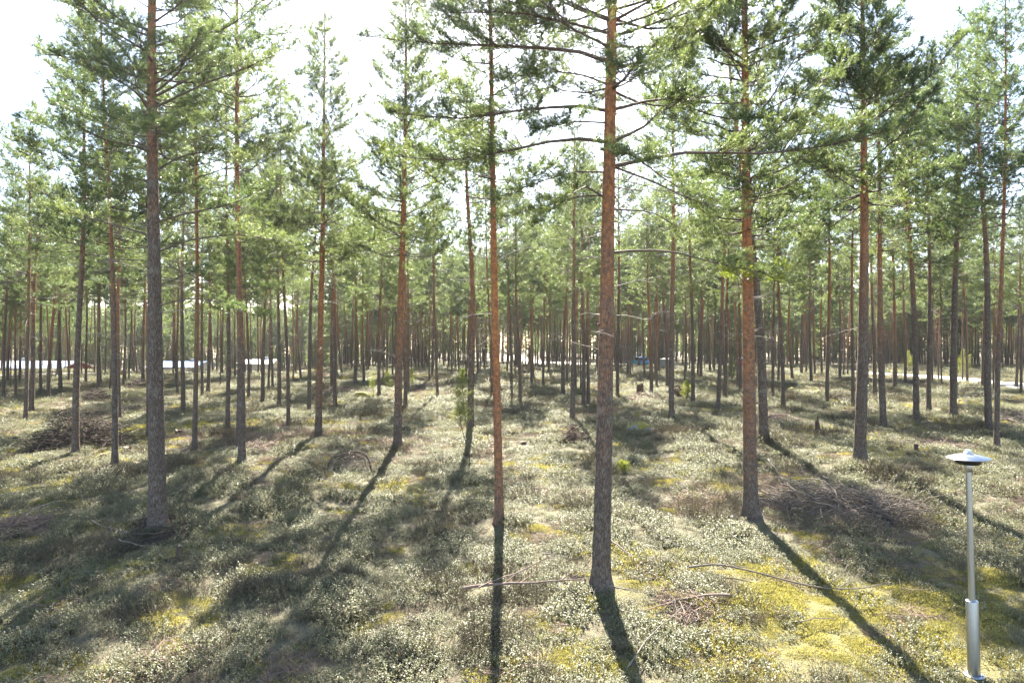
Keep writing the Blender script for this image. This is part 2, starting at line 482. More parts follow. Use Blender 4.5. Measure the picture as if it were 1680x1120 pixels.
def crown_limbs(rng, H, cb, Lmax, r0, asym=0.0, asym_az=0.0, whorl=.42, ax=None, skip=None):
    limbs = []
    z = cb; K = 8; tt = np.linspace(0, 1, K)
    while z < H - .25:
        rel = (z - cb) / (H - cb)
        nb = rng.integers(4, 7) if rel < .8 else rng.integers(3, 6)
        a0 = rng.uniform(0, 2 * math.pi)
        for i in range(nb):
            az = a0 + i * 2 * math.pi / nb + rng.normal(0, .25)
            L = Lmax * ((1 - rel) ** .75 * (.62 + .38 * min(1, rel / .25))) * rng.uniform(.42, 1.28) + .22
            L *= 1 + asym * math.cos(az - asym_az)
            el = math.radians(rng.normal(8 + 48 * rel ** 1.1, 8))
            if rng.uniform() < (.18 if rel < .35 else .08): continue
            zz = z + rng.normal(0, .06)
            h = np.array([math.cos(az), math.sin(az), 0])
            bend = rng.normal(.10, .10) * (1 - rel) + .1 * rel
            wig = np.cumsum(rng.normal(0, .035, (K, 3)), 0) * L * tt[:, None]
            P = np.outer(tt * L * math.cos(el), h) + np.outer(tt * L * math.sin(el) - (bend * L * (np.sin(tt * 2.6)) * -.35), [0, 0, 1]) + wig
            # lower boughs sag past the middle and lift at the tip
            P[:, 2] += L * (1 - rel) * (-.10 * np.sin(tt * math.pi * 1.1))
            P += ax(zz)
            limbs.append((P, max(.008, r0 * .20 * (L / Lmax) ** .8 * (1.1 - .5 * rel)), (.42 - .34 * rel) * rng.uniform(.7, 1.15), z))
        z += whorl * rng.uniform(.75, 1.2)
    return limbs

def dead_limbs(rng, z0, z1, n, ax, lmax=1.3):
    out = []; K = 6; tt = np.linspace(0, 1, K)
    for i in range(n):
        z = z0 + (z1 - z0) * rng.uniform() ** .6
        az = rng.uniform(0, 2 * math.pi); L = rng.uniform(.12, .5) if rng.uniform() < .45 else rng.uniform(.4, lmax)
        el = math.radians(rng.normal(5, 15))
        h = np.array([math.cos(az), math.sin(az), 0])
        P = np.outer(tt * L * math.cos(el), h) + np.outer(tt * L * math.sin(el) - .22 * L * tt ** 2 * rng.uniform(-.5, 1.4), [0, 0, 1]) + np.cumsum(rng.normal(0, .03, (K, 3)), 0) * L * tt[:, None]
        out.append((P + ax(z), rng.uniform(.006, .013)))
    return out

def dead_mesh(rng, dl, twigs=5):
    b = MB()
    P = np.stack([d[0] for d in dl]); R = np.array([d[1] for d in dl])
    b.add(*tubes(P, R[:, None] * np.linspace(1, .3, P.shape[1]), 4))
    n, k, _ = P.shape
    own = np.repeat(np.arange(n), twigs); t = rng.uniform(.25, .98, len(own))
    fi = t * (k - 1); i0 = np.minimum(fi.astype(int), k - 2); fr = (fi - i0)[:, None]
    p = P[own, i0] * (1 - fr) + P[own, i0 + 1] * fr
    L = np.linalg.norm(P[:, -1] - P[:, 0], axis=1)[own]
    d = nrm(nrm(P[own, -1] - P[own, 0]) * .8 + rng.normal(0, .55, (len(own), 3)))
    l = L * rng.uniform(.08, .38, len(own))
    q = np.array([0, .5, 1.])
    B = p[:, None] + d[:, None] * (q[None, :, None] * l[:, None, None]) + rng.normal(0, .06, (len(own), 3, 3)) * l[:, None, None] * q[None, :, None]
    b.add(*tubes(B, (R[own] * .42)[:, None] * np.array([1, .75, .4]), 3))
    return b

def trunk_mb(rng, H, r0, ax, k=60, s=14, knots=0, flakes=0):
    z = np.concatenate([[-.35], np.linspace(0, .9, max(6, k // 6)), np.linspace(.9, H, k)[1:]])
    f = np.clip(1 - z / H, 0, 1)
    r = r0 * (.10 + .90 * f ** .85) * (1 + .45 * np.exp(-np.maximum(z, 0) / .20)) * np.where(f <= 0, .4, 1)
    P = np.stack([ax(zz) for zz in z])
    V, Q = tubes(P[None], r[None], s)
    # uneven girth: buttress ridges low down, slight swellings above
    Vr = V.reshape(len(z), s, 3); a = np.arange(s) * 2 * math.pi / s
    ph = rng.uniform(0, 6.3, 4)
    mod = .05 * np.sin(3 * a[None] + ph[0] + z[:, None] * .4) + .035 * np.sin(5 * a[None] + ph[1] - z[:, None] * .9) + .02 * np.sin(z[:, None] * 7 + ph[2]) + rng.normal(0, .013, (len(z), s))
    mod = mod + .10 * np.exp(-np.maximum(z, 0) / .2)[:, None] * np.sin(4 * a[None] + ph[3])
    V = (P[:, None] + (Vr - P[:, None]) * (1 + mod[..., None])).reshape(-1, 3)
    b = MB(); b.add(V, Q)
    for i in range(knots):
        zz = rng.uniform(1.0, H * .75); az = rng.uniform(0, 6.283)
        rr = r0 * (.10 + .90 * (1 - zz / H) ** .85); h = np.array([math.cos(az), math.sin(az), rng.uniform(-.1, .5)])
        c = ax(zz)
        l = rng.uniform(.02, .07)
        b.add(*tubes(np.stack([c + h * rr * .8, c + h * (rr + l * .5), c + h * (rr + l)])[None], np.array([[.024, .015, .006]]) * rng.uniform(.6, 1.2), 6))
    if flakes:
        zz = rng.uniform(2.5, H * .9, flakes); az = rng.uniform(0, 6.283, flakes)
        rr = r0 * (.10 + .90 * (1 - zz / H) ** .85)
        c = np.stack([ax(q) for q in zz]); h = np.stack([np.cos(az), np.sin(az), az * 0], 1); tg = np.stack([-np.sin(az), np.cos(az), az * 0], 1)
        p = c + h * (rr * 1.02)[:, None]; w = rng.uniform(.012, .035, (flakes, 1)); lift = rng.uniform(.006, .024, (flakes, 1))
        dz = rng.uniform(-.03, .03, (flakes, 1)) * np.array([[0, 0, 1.]])
        V = np.stack([p - tg * w * .5, p + tg * w * .3 + dz, p + h * lift + tg * w + np.array([0, 0, .01]) - dz], 1).reshape(-1, 3)
        b.add(V, np.arange(len(V)).reshape(-1, 3), 0, False)
    return b

def axis_fn(rng, H, amp=.15):
    p = rng.uniform(0, 6.3, 4); a = rng.normal(0, amp, 4)
    def ax(z):
        t = max(z, 0) / H
        return np.array([a[0] * (math.sin(t * 3 + p[0]) - math.sin(p[0])) + .3 * a[1] * (math.sin(t * 8 + p[1]) - math.sin(p[1])),
                         a[2] * (math.sin(t * 3 + p[2]) - math.sin(p[2])) + .3 * a[3] * (math.sin(t * 8 + p[3]) - math.sin(p[3])), z])
    return ax

NEED = {4: (10, .074, .0125, .11), 3: (11, .068, .0105, .11), 2: (9, .088, .0160, .11), 1: (8, .15, .032, .16), 0: (7, .22, .058, .2)}

def make_variant(seed, H, cb, Lmax, r0, det, dens=1.0):
    """a pine as (trunk mesh, branches mesh, crown mesh, dead branch mesh)"""
    rng = np.random.default_rng(seed)
    ax = axis_fn(rng, H)
    tr = trunk_mb(rng, H, r0, ax, 60 if det >= 2 else 20, 12 if det >= 2 else 7, 14 if det >= 2 else 0, 260 if det >= 2 else 0)
    limbs = crown_limbs(rng, H, cb, Lmax, r0, rng.uniform(0, .25), rng.uniform(0, 6.3), .42 if det >= 1 else .6, ax)
    wood, p, d = grow(limbs, rng, dens * (1 if det >= 2 else .55), det)
    N, nl, nw, sl = NEED[det]
    bw = MB()
    for w in (wood if det >= 2 else wood[:1]): bw.add(*w)
    bn = MB(); bn.add(*needles(p, d, rng, N, nl, nw, sl), 0, False)
    dl = dead_limbs(rng, 2.5, cb + 1.5, 46 if det >= 2 else 16, ax, 1.4)
    bd = dead_mesh(rng, dl, 5 if det >= 2 else 2)
    return dict(H=H, r0=r0, trunk=tr, wood=bw, need=bn, dead=bd)

def variant_meshes(v):
    v['m_trunk'] = v['trunk'].mesh('trunk', M['bark']); v['m_wood'] = v['wood'].mesh('branches', M['twig'])
    v['m_need'] = v['need'].mesh('crown', M['needle']); v['m_dead'] = v['dead'].mesh('dead_branches', M['deadwood'])
    return v

HD = [variant_meshes(make_variant(100 + i, *a, 2, .80)) for i, a in enumerate([
    (16.9, 8.0, 2.8, .13), (16.0, 7.2, 2.7, .12), (17.7, 8.8, 2.9, .14), (16.4, 8.4, 2.6, .12), (15.2, 6.8, 2.4, .11)])]
MD = [variant_meshes(make_variant(200 + i, *a, 1, 1.6)) for i, a in enumerate([
    (16.8, 8.6, 2.6, .13), (15.8, 8.8, 2.4, .12), (17.6, 9.6, 2.7, .13), (15.2, 7.6, 2.4, .11), (16.6, 9.8, 2.5, .12)])]

def put_tree(pos, v, diam, rz, sc=1.0, lean=(0, 0), bark=0.0, name='pine_tree'):
    root = empty(name, (pos[0], pos[1], pos[2]))
    root.rotation_euler = (lean[1], lean[0], 0)
    rot = link('trunk', v['m_trunk'], root)
    sxy = diam / (2 * v['r0'])
    rot.scale = (sxy, sxy, sc); rot.rotation_euler = (0, 0, rz); rot['bark_shift'] = float(bark)
    for nm, key in (('branches', 'm_wood'), ('crown', 'm_need'), ('dead_branches', 'm_dead')):
        o = link(nm, v[key], root); o.scale = (sc, sc, sc); o.rotation_euler = (0, 0, rz)
        if nm == 'dead_branches': o['kind'] = 'stuff'          # thin twigs, too many and too fine to pick apart
    return root

def hero_tree(px, py, wpx, seed, H, cb, Lmax, bark=0., dens=1.0, explicit=(), lean=(0, 0), zdet=11.0, det=3, dead=24, dead_z=(2.5, 8), asym=0, asym_az=0, name='pine_tree', amp=.07, skip_low=None):
    """a near pine: every bough its own part with its own needles"""
    rng = np.random.default_rng(seed)
    pos = ground_at(px, py)
    r0 = wpx / FPX * pos[1] / 2
    ax = axis_fn(rng, H, amp)
    root = empty(name, pos); root.rotation_euler = (lean[1], lean[0], 0)
    t = link('trunk', trunk_mb(rng, H, r0, ax, 150, 26, 60, 900).mesh('trunk', M['bark']), root); t['bark_shift'] = float(bark)
    limbs = [(P, r, t0, z, 3) for (P, r, t0, z) in crown_limbs(rng, H, cb, Lmax, r0, asym, asym_az, .42, ax)]
    for e in explicit:
        pts, yoff, rad, t0 = e[:4]
        k = len(pts)
        W = np.stack([at(q[0], q[1], pos[1] + yoff * (i / (k - 1))) for i, q in enumerate(pts)]) - pos
        W[0] = ax(W[0][2]) * .8 + W[0] * .2
        limbs.append((resample(W, 8), rad, t0, W[0][2], e[4] if len(e) > 4 else 'needle'))
    for (P, r, t0, z, kind) in limbs:
        lod = det if z < zdet else 1
        wood, p, d = grow([(P, r, t0)], rng, dens * (1.35 if isinstance(kind, str) else 1) * (1 if lod > 1 else .6), lod)
        N, nl, nw, sl = NEED[(4 if pos[1] < 18 else 2) if lod == 2 else lod]
        b = MB()
        for w in wood: b.add(*w)
        bo = link('branch', b.mesh('branch', M['twig']), root)
        n = MB(); n.add(*needles(p, d, rng, N, nl, nw, sl), 0, False)
        link('needles', n.mesh('needles', M[kind if isinstance(kind, str) else 'needle']), bo)
    for one in dead_limbs(rng, dead_z[0], dead_z[1], dead, ax, 1.5):
        link('dead_branch', dead_mesh(rng, [one], 7).mesh('dead_branch', M['deadwood']), root)
    return root
# ------------------------------------------------------------------ the near pines, bough by bough
def H_(o, label): return tag(o, label, 'pine tree', 'near pines')
H_(hero_tree(258, 862, 27, 1, 17.5, 8.6, 2.3, 3.6, 1.15, [
    ([(250, 60), (200, 42), (150, 22), (90, -8)], 1.0, .030, .30), ([(250, 178), (215, 140), (160, 115), (105, 92)], -.8, .032, .30),
    ([(250, 246), (215, 225), (160, 195), (95, 172)], .9, .030, .30), ([(250, 300), (190, 282), (120, 262)], -1.2, .024, .35),
    ([(250, 388), (205, 372), (160, 360), (100, 345)], .6, .030, .45), ([(250, 345), (215, 325), (190, 300), (150, 290)], -1.4, .022, .35),
    ([(252, 428), (190, 424), (100, 426)], .3, .014, .85),
    ([(266, 160), (330, 122), (380, 92), (425, 66)], .6, .034, .35), ([(266, 178), (335, 140), (395, 118), (445, 96)], -1.0, .034, .35),
    ([(268, 282), (300, 256), (340, 250), (400, 262)], 1.2, .030, .35), ([(268, 365), (310, 350), (380, 338), (440, 308)], -.7, .032, .40),
    ([(270, 415), (310, 394), (390, 384), (470, 398)], .5, .028, .45), ([(270, 472), (300, 452), (340, 440)], .9, .020, .5),
    ([(272, 502), (310, 490), (345, 492), (392, 508)], -.4, .022, .60), ([(262, 230), (262, 215), (258, 200)], -2.2, .026, .25),
    ([(262, 140), (300, 110), (330, 60)], -1.6, .028, .25)],
    (-.006, 0), 11.6, 2, 64, (4.0, 10)),
   'stout grey-brown pine with dead brushwood around its foot, thickest trunk on the left')
H_(hero_tree(819, 858, 14.5, 2, 16.5, 7.6, 2.5, -4.8, 1.3, [
    ([(818, 125), (850, 138), (880, 160)], .6, .014, .5), ([(816, 180), (780, 165), (740, 170)], -.5, .014, .5)],
    (-.005, 0), 11.6, 2, 26, (3, 9), amp=.05),
   'slim straight pine with vivid orange bark, in the foreground at the centre')
H_(hero_tree(987, 962, 30, 3, 16.8, 9.0, 2.7, -.6, 1.15, [
    ([(992, 108), (930, 82), (800, 78), (690, 76), (590, 66)], .9, .046, .30), ([(990, 186), (950, 173), (860, 180), (740, 200), (640, 192)], -.5, .040, .35),
    ([(988, 236), (920, 226), (840, 246), (730, 268), (640, 262)], .8, .040, .40), ([(986, 330), (950, 304), (910, 332), (870, 368)], -1.0, .026, .30),
    ([(986, 322), (940, 322), (880, 342), (820, 358)], .6, .020, .35), ([(984, 285), (930, 282), (860, 305), (810, 330)], -1.4, .022, .35),
    ([(1010, 118), (1060, 96), (1110, 70), (1160, 20)], .5, .040, .30), ([(1010, 184), (1060, 162), (1120, 160), (1190, 150)], -.9, .036, .30),
    ([(1010, 236), (1050, 205), (1085, 160), (1120, 80)], 1.0, .036, .30), ([(1012, 276), (1050, 260), (1120, 246), (1230, 250), (1340, 236), (1430, 212)], -.8, .044, .38),
    ([(1010, 240), (1040, 262), (1090, 300), (1150, 322)], .7, .026, .30), ([(1010, 275), (1065, 298), (1120, 325), (1200, 345)], -.4, .026, .45),
    ([(1008, 416), (1050, 408), (1110, 413), (1165, 430), (1260, 446)], -1.1, .028, .60), ([(1008, 345), (1060, 345), (1110, 375), (1150, 395)], 1.2, .020, .5),
    ([(992, 145), (940, 122), (880, 118), (810, 134)], 1.7, .026, .3), ([(994, 62), (910, 36), (820, 22), (730, 26)], -.9, .034, .3), ([(1004, 66), (1080, 30), (1150, 8)], .3, .034, .3), ([(990, 205), (930, 200), (870, 215)], -1.8, .022, .25),
    ([(1000, 40), (1060, -5), (1140, -40)], -1.4, .04, .25), ([(996, 40), (930, 10), (860, -25)], 1.3, .04, .25),
    ([(1000, 150), (1010, 130), (1030, 100)], -2.4, .036, .25), ([(1000, 255), (1020, 250), (1050, 262)], -2.0, .028, .25)],
    (.016, 0), 10.2, 3, 44, (4, 10), amp=.06),
   'stoutest foreground pine right of centre, orange upper bark and long arching boughs')
H_(hero_tree(1232, 846, 23, 4, 17, 7.0, 3.0, -2.4, 1.45, [
    ([(1230, 345), (1190, 352), (1140, 372)], .6, .022, .4), ([(1234, 330), (1290, 318), (1350, 330)], -.8, .024, .35),
    ([(1234, 380), (1290, 372), (1340, 385)], .8, .02, .45), ([(1230, 300), (1180, 280), (1120, 290)], -1.0, .024, .35),
    ([(1234, 250), (1300, 225), (1380, 210)], .9, .03, .3), ([(1230, 240), (1180, 222), (1110, 215)], 1.2, .03, .3),
    ([(1232, 200), (1240, 190), (1250, 195)], -2.2, .03, .25), ([(1234, 474), (1250, 458), (1285, 440)], -1.0, .010, .25, 'needle_yellow'), ([(1230, 474), (1218, 456), (1200, 438)], -.9, .010, .3, 'needle_yellow'), ([(1232, 90), (1300, 60), (1390, 40)], -.6, .034, .25), ([(1230, 100), (1170, 60), (1100, 40)], .6, .034, .25)],
    (-.006, 0), 11.8, 2, 30, (4, 8), amp=.04),
   'tall pine with bright orange bark casting a long diagonal shadow, left of the brush pile')
H_(hero_tree(1411, 755, 19, 6, 17.5, 8.2, 3.1, .4, 1.5, [
    ([(1414, 300), (1450, 285), (1500, 275)], -.6, .022, .45), ([(1409, 300), (1370, 280), (1330, 270)], .8, .022, .4)],
    (0, 0), 17, 2, 34, (3, 9)),
   'large grey-barked pine with reddish upper trunk, behind the right-hand brush pile')
H_(hero_tree(652, 735, 13.5, 8, 17.8, 6.8, 2.9, -2.0, .95, [([(652, 262), (635, 246), (612, 238)], -1.0, .02, .2, 'needle_yellow'), ([(652, 258), (665, 246), (690, 238)], -.8, .02, .2, 'needle_yellow')], (0, 0), 17, 2, 34, (3, 9)),
   'tall pine with a dark shadow at its foot, right of the curled root')
H_(hero_tree(522, 718, 11.5, 9, 17.2, 6.6, 2.9, -2.6, .95, [], (.007, 0), 17, 2, 34, (3, 9)),
   'tall straight pine with orange trunk, left of the curled root')

# ------------------------------------------------------------------ the other pines one can tell apart
MID = {  # (foot x, foot y): (width, lean, label)
 (124, 745): (11.0, -.012, 'orange-brown pine rising out of the large brush pile on the left'),
 (188, 765): (10.0, 0, 'brown pine at the right end of the large left brush pile'),
 (397, 758): (12.0, -.003, 'dark-footed pine with a thin stem close on its left side'),
 (389, 738): (3.2, 0, 'very thin pine stem touching the dark-footed pine on its left side'),
 (772, 705): (11.5, .014, 'grey-brown pine directly behind the young juniper'),
 (1449, 706): (11.0, -.012, 'reddish pine next right of the large grey-barked pine'),
 (1503, 692): (9.8, -.004, 'pine with bright orange upper trunk, second right of the large grey-barked pine'),
 (1524, 678): (7.6, -.004, 'thinner dark pine close right of the one with bright orange upper trunk'),
 (1564, 686): (11.5, -.008, 'dark straight pine left of the pinkish boulder'),
 (1622, 706): (11.0, -.006, 'left and thicker one of the two paired pines behind the metal post'),
 (1635, 733): (8.4, -.006, 'right and thinner one of the two paired pines behind the metal post'),
 (1253, 722): (16, -.024, 'grey pine standing close behind the bright orange pine, leaning slightly left'),
 (319, 738): (8.2, .002, 'slim pine next right of the small cut stump, beyond the stout left pine'),
 (243, 716): (5.5, 0, 'thin pine half hidden behind the left edge of the stout left pine'),
 (373, 708): (7.6, 0, 'slim pine left of the dark-footed pine, small grey rock between'),
 (473, 703): (6.2, 0, 'slim dark pine midway between the dark-footed pine and the tall straight orange one'),
 (939, 689): (8.0, .012, 'leaning pine with a curved foot, left of the stoutest foreground pine'),
 (1102, 689): (9.4, -.004, 'brown pine between the rounded boulder and the uprooted roots'),
}
REST = [(6, 658, 5), (13, 628, 5), (18, 638, 2.2), (26, 651, 4), (32, 630, 4), (42, 692, 6.5), (51, 675, 8), (57, 651, 2.2), (67, 645, 4.5), (79, 655, 6), (94, 614, 3), (99, 643, 6), (114, 617, 3), (134, 613, 2.5), (141, 629, 4), (155, 611, 3), (161, 640, 5), (165, 630, 4), (173, 615, 2.5), (181, 642, 4), (196, 688, 7), (205, 629, 4), (211, 626, 2.5), (220, 613, 3), (235, 628, 6),
 (291, 647, 4.5), (291, 619, 4), (301, 676, 7), (332, 651, 5), (341, 644, 6), (349, 611, 3), (356, 615, 3), (364, 617, 4), (378, 628, 4), (408, 652, 5), (424, 615, 3), (431, 661, 6.5), (440, 646, 4), (447, 638, 4), (458, 669, 6.5), (481, 632, 3), (485, 616, 3), (494, 629, 4), (507, 674, 6.5), (544, 640, 4.5), (550, 671, 7), (561, 615, 4), (570, 606, 3.5), (577, 611, 3), (582, 634, 6), (597, 629, 4.5), (603, 611, 5), (612, 604, 3), (622, 651, 6), (631, 606, 3), (635, 614, 3), (644, 617, 3), (665, 670, 6.5), (671, 646, 5), (683, 606, 3), (692, 604, 3.5), (702, 603, 3), (709, 617, 4), (718, 654, 5),
 (728, 602, 3), (735, 604, 3), (747, 606, 2.5), (753, 606, 2.5), (785, 617, 5), (794, 606, 3), (807, 649, 4.5), (832, 613, 3.5), (839, 646, 5), (846, 602, 4), (853, 660, 6), (872, 629, 4.5), (875, 621, 4), (891, 633, 4.5), (900, 615, 3.5), (909, 600, 2.2), (913, 604, 2.5), (924, 648, 6.5), (930, 628, 4), (944, 645, 5), (957, 667, 7), (965, 666, 6), (953, 640, 3),
 (1013, 652, 6), (1030, 618, 4.5), (1034, 619, 3), (1056, 604, 3.5), (1069, 649, 6.5), (1077, 634, 4), (1081, 615, 4), (1095, 634, 5), (1123, 630, 3), (1137, 664, 7), (1145, 617, 3.5), (1150, 620, 5.5), (1165, 611, 4), (1172, 613, 3), (1178, 674, 7), (1189, 652, 6.5), (1198, 621, 4), (1214, 645, 5.5), (1210, 638, 4), (1268, 653, 5), (1277, 628, 4.5), (1285, 670, 7), (1300, 622, 5), (1315, 618, 5), (1323, 615, 3), (1331, 630, 5), (1337, 617, 3.5), (1348, 617, 4), (1357, 663, 6.5), (1378, 623, 5), (1384, 619, 3), (1391, 619, 3), (1399, 666, 6), (1423, 634, 5), (1435, 653, 7),
 (1468, 638, 7), (1485, 628, 5), (1530, 628, 3), (1540, 623, 3), (1545, 634, 3), (1569, 652, 4), (1579, 625, 3), (1587, 628, 4.5), (1612, 636, 5.5), (1630, 642, 3), (1667, 634, 4.5), (1675, 649, 4.5)]
LAND = [(-40, 'left edge'), (124, 'brush-pile pine'), (258, 'stout left pine'), (397, 'dark-footed pine'), (522, 'tall orange pine'),
        (652, 'curled-root pine'), (819, 'slim vivid-orange pine'), (987, 'stoutest pine'), (1102, 'uprooted-roots pine'), (1232, 'bright orange pine'), (1411, 'large grey pine'), (1564, 'dark straight pine'), (1720, 'right edge')]
ORD = ['first', 'second', 'third', 'fourth', 'fifth', 'sixth', 'seventh', 'eighth', 'ninth', 'tenth', 'eleventh', 'twelfth', 'thirteenth', 'fourteenth', 'fifteenth', 'sixteenth', 'seventeenth', 'eighteenth', 'nineteenth', 'twentieth']
rt = random.Random(5)
TREES = []                                       # x, y of every pine placed, to keep the fill clear of them
def size_of(w, d): return max(.09, w / FPX * d)
for i, ((px, py), (w, ln, lab)) in enumerate(MID.items()):
    p = ground_at(px, py); TREES.append(p)
    v = HD[(i * 3 + 1) % len(HD)]
    dm = size_of(w, p[1]); sc = (1.17 if px > 1440 else rt.uniform(.95, 1.06)) if w > 5 else .62
    tag(put_tree(p, v, dm, rt.uniform(0, 6.28), sc, (ln, rt.uniform(-.01, .01)), rt.uniform(-1.5, 2.5)), lab, 'pine tree', 'pines in the middle distance')
zc = {}
for i, (px, py, w) in enumerate(sorted(REST)):
    p = ground_at(px, py); TREES.append(p)
    v = HD[rt.randrange(len(HD))] if py > 632 else MD[rt.randrange(len(MD))]
    dm = size_of(w, p[1])
    sc = rt.uniform(.86, 1.12) if dm > .13 else rt.uniform(.68, .85)
    o = put_tree(p, v, dm, rt.uniform(0, 6.28), sc, (rt.gauss(0, .013), rt.gauss(0, .012)), rt.uniform(-2, 2.5))
    k = max(j for j in range(len(LAND)) if LAND[j][0] <= px)
    far = 'far-off' if py < 625 else ('fairly distant' if py < 650 else 'mid-distance')
    n = zc.get((k, far), 0); zc[(k, far)] = n + 1
    tag(o, '%s pine, %s from left between %s and %s' % (far, ORD[n], LAND[k][1], LAND[k + 1][1]), 'pine tree', 'pines in the middle distance' if py > 640 else 'far pines')
nf = 0; tries = 0
TX = np.array([t[:2] for t in TREES])
while nf < 140 and tries < 9000:                 # trunks crowding together near the horizon
    tries += 1
    y = rt.uniform(66, 118); x = rt.uniform(-.80, .80) * y
    if np.min(np.hypot(TX[:, 0] - x, TX[:, 1] - y)) < 2.6: continue
    if any(math.hypot(x - a, y - b) < 7 for a, b in ROAD) or (x > 33 and y > 60 and x < 56): continue
    TX = np.r_[TX, [[x, y]]]; nf += 1
    o = put_tree((x, y, float(terrain(x, y))), MD[rt.randrange(len(MD))], rt.uniform(.13, .24), rt.uniform(0, 6.28), rt.uniform(.85, 1.08), (rt.gauss(0, .01), rt.gauss(0, .01)), rt.uniform(-2, 2))
    k = max([j for j in range(len(LAND)) if LAND[j][0] <= 840 + FPX * x / y] or [0]); k = min(k, len(LAND) - 2)
    side = 'between %s and %s' % (LAND[k][1], LAND[k + 1][1])
    tag(o, 'crowded slender pine near the horizon ' + side, 'pine tree', 'crowded pines near the horizon ' + side)

# ------------------------------------------------------------------ the far wood: one mass of trees
HIDE = bpy.data.collections.new('instanced_pieces')      # never linked to the scene: only read by the scatter below
def piece_collection(name, meshes):
    c = bpy.data.collections.new(name)
    for i, me in enumerate(meshes):
        o = bpy.data.objects.new('%s_%02d' % (name, i), me); c.objects.link(o)
    return c
def scatter(name, pts, rotz, scale, idx, coll, tilt=0.0):
    me = bpy.data.meshes.new(name)
    pts = np.asarray(pts, np.float32)
    me.vertices.add(len(pts)); me.vertices.foreach_set('co', pts.ravel())
    rng = np.random.default_rng(3)
    r = np.stack([rng.normal(0, tilt, len(pts)) if tilt else np.zeros(len(pts)), rng.normal(0, tilt, len(pts)) if tilt else np.zeros(len(pts)), rotz], -1).astype(np.float32)
    a = me.attributes.new('rot', 'FLOAT_VECTOR', 'POINT'); a.data.foreach_set('vector', r.ravel())
    a = me.attributes.new('scl', 'FLOAT', 'POINT'); a.data.foreach_set('value', np.asarray(scale, np.float32))
    a = me.attributes.new('idx', 'INT', 'POINT'); a.data.foreach_set('value', np.asarray(idx, np.int32))
    o = link(name, me)
    ng = bpy.data.node_groups.new(name + '_scatter', 'GeometryNodeTree')
    ng.interface.new_socket('Geometry', in_out='INPUT', socket_type='NodeSocketGeometry')
    ng.interface.new_socket('Geometry', in_out='OUTPUT', socket_type='NodeSocketGeometry')
    N = ng.nodes
    gi = N.new('NodeGroupInput'); go = N.new('NodeGroupOutput')
    ip = N.new('GeometryNodeInstanceOnPoints'); ci = N.new('GeometryNodeCollectionInfo')
    ci.inputs['Collection'].default_value = coll
    ci.inputs['Separate Children'].default_value = True; ci.inputs['Reset Children'].default_value = True
    ip.inputs['Pick Instance'].default_value = True
    def attr(nm, typ):
        q = N.new('GeometryNodeInputNamedAttribute'); q.data_type = typ; q.inputs['Name'].default_value = nm; return q.outputs['Attribute']
    m2p = N.new('GeometryNodeMeshToPoints')
    L = ng.links.new
    L(gi.outputs[0], m2p.inputs['Mesh']); L(m2p.outputs[0], ip.inputs['Points'])
    L(ci.outputs[0], ip.inputs['Instance']); L(attr('idx', 'INT'), ip.inputs['Instance Index'])
    e2r = N.new('FunctionNodeEulerToRotation'); L(attr('rot', 'FLOAT_VECTOR'), e2r.inputs[0]); L(e2r.outputs[0], ip.inputs['Rotation'])
    L(attr('scl', 'FLOAT'), ip.inputs['Scale']); L(ip.outputs[0], go.inputs[0])
    md = o.modifiers.new('scatter', 'NODES'); md.node_group = ng
    return o

def far_piece(seed, H, cb, Lmax):
    v = make_variant(seed, H, cb, Lmax, .14, 0, 1.0)
    b = MB()
    for src, mi in (('trunk', 0), ('wood', 1), ('need', 2), ('dead', 3)):
        off = b.n
        for V in v[src].v: b.v.append(V); b.n += len(V)
        for F, m, sm in v[src].f: b.f.append((F + off, mi, sm))
    return b.mesh('far_pine', [M['bark'], M['twig'], M['needle'], M['deadwood']])
FAR = [far_piece(300 + i, *a) for i, a in enumerate([(16.5, 7.5, 2.4), (15.5, 6.8, 2.2), (17.5, 8.5, 2.4), (14.5, 6.0, 2.3), (9, 1.4, 1.7)])]
rg = np.random.default_rng(21)
fy = rg.uniform(20, 320, 13000); fx = rg.uniform(-1.35, 1.35, 13000) * (fy + 10)
keep = (fy > 116) | ((np.abs(fx) > .82 * fy + 3) & (fy > 24))
keep &= rg.uniform(0, 1, 13000) < np.where(fy > 116, np.where(fy < 200, .85, .3), .20)
road = resample(np.c_[np.array(ROAD, float), np.zeros(len(ROAD))], 60)[:, :2]
keep &= np.min(np.hypot(fx[:, None] - road[None, :, 0], fy[:, None] - road[None, :, 1]), 1) > 5.5
keep &= ~((fx < -34) & (fx > -110) & (fy > 96) & (fy < 150))       # the yard with the buildings
fx, fy = fx[keep], fy[keep]
tag(scatter('far_wood', np.stack([fx, fy, terrain(fx, fy)], -1), rg.uniform(0, 6.28, len(fx)), rg.uniform(.82, 1.1, len(fx)), np.where(rg.uniform(0, 1, len(fx)) < np.where(fy > 135, .22, .03), 4, rg.integers(0, 4, len(fx))), piece_collection('far_pine', FAR)),
    'distant mass of pine wood closing the horizon behind the open stand', 'wood', kind='stuff')

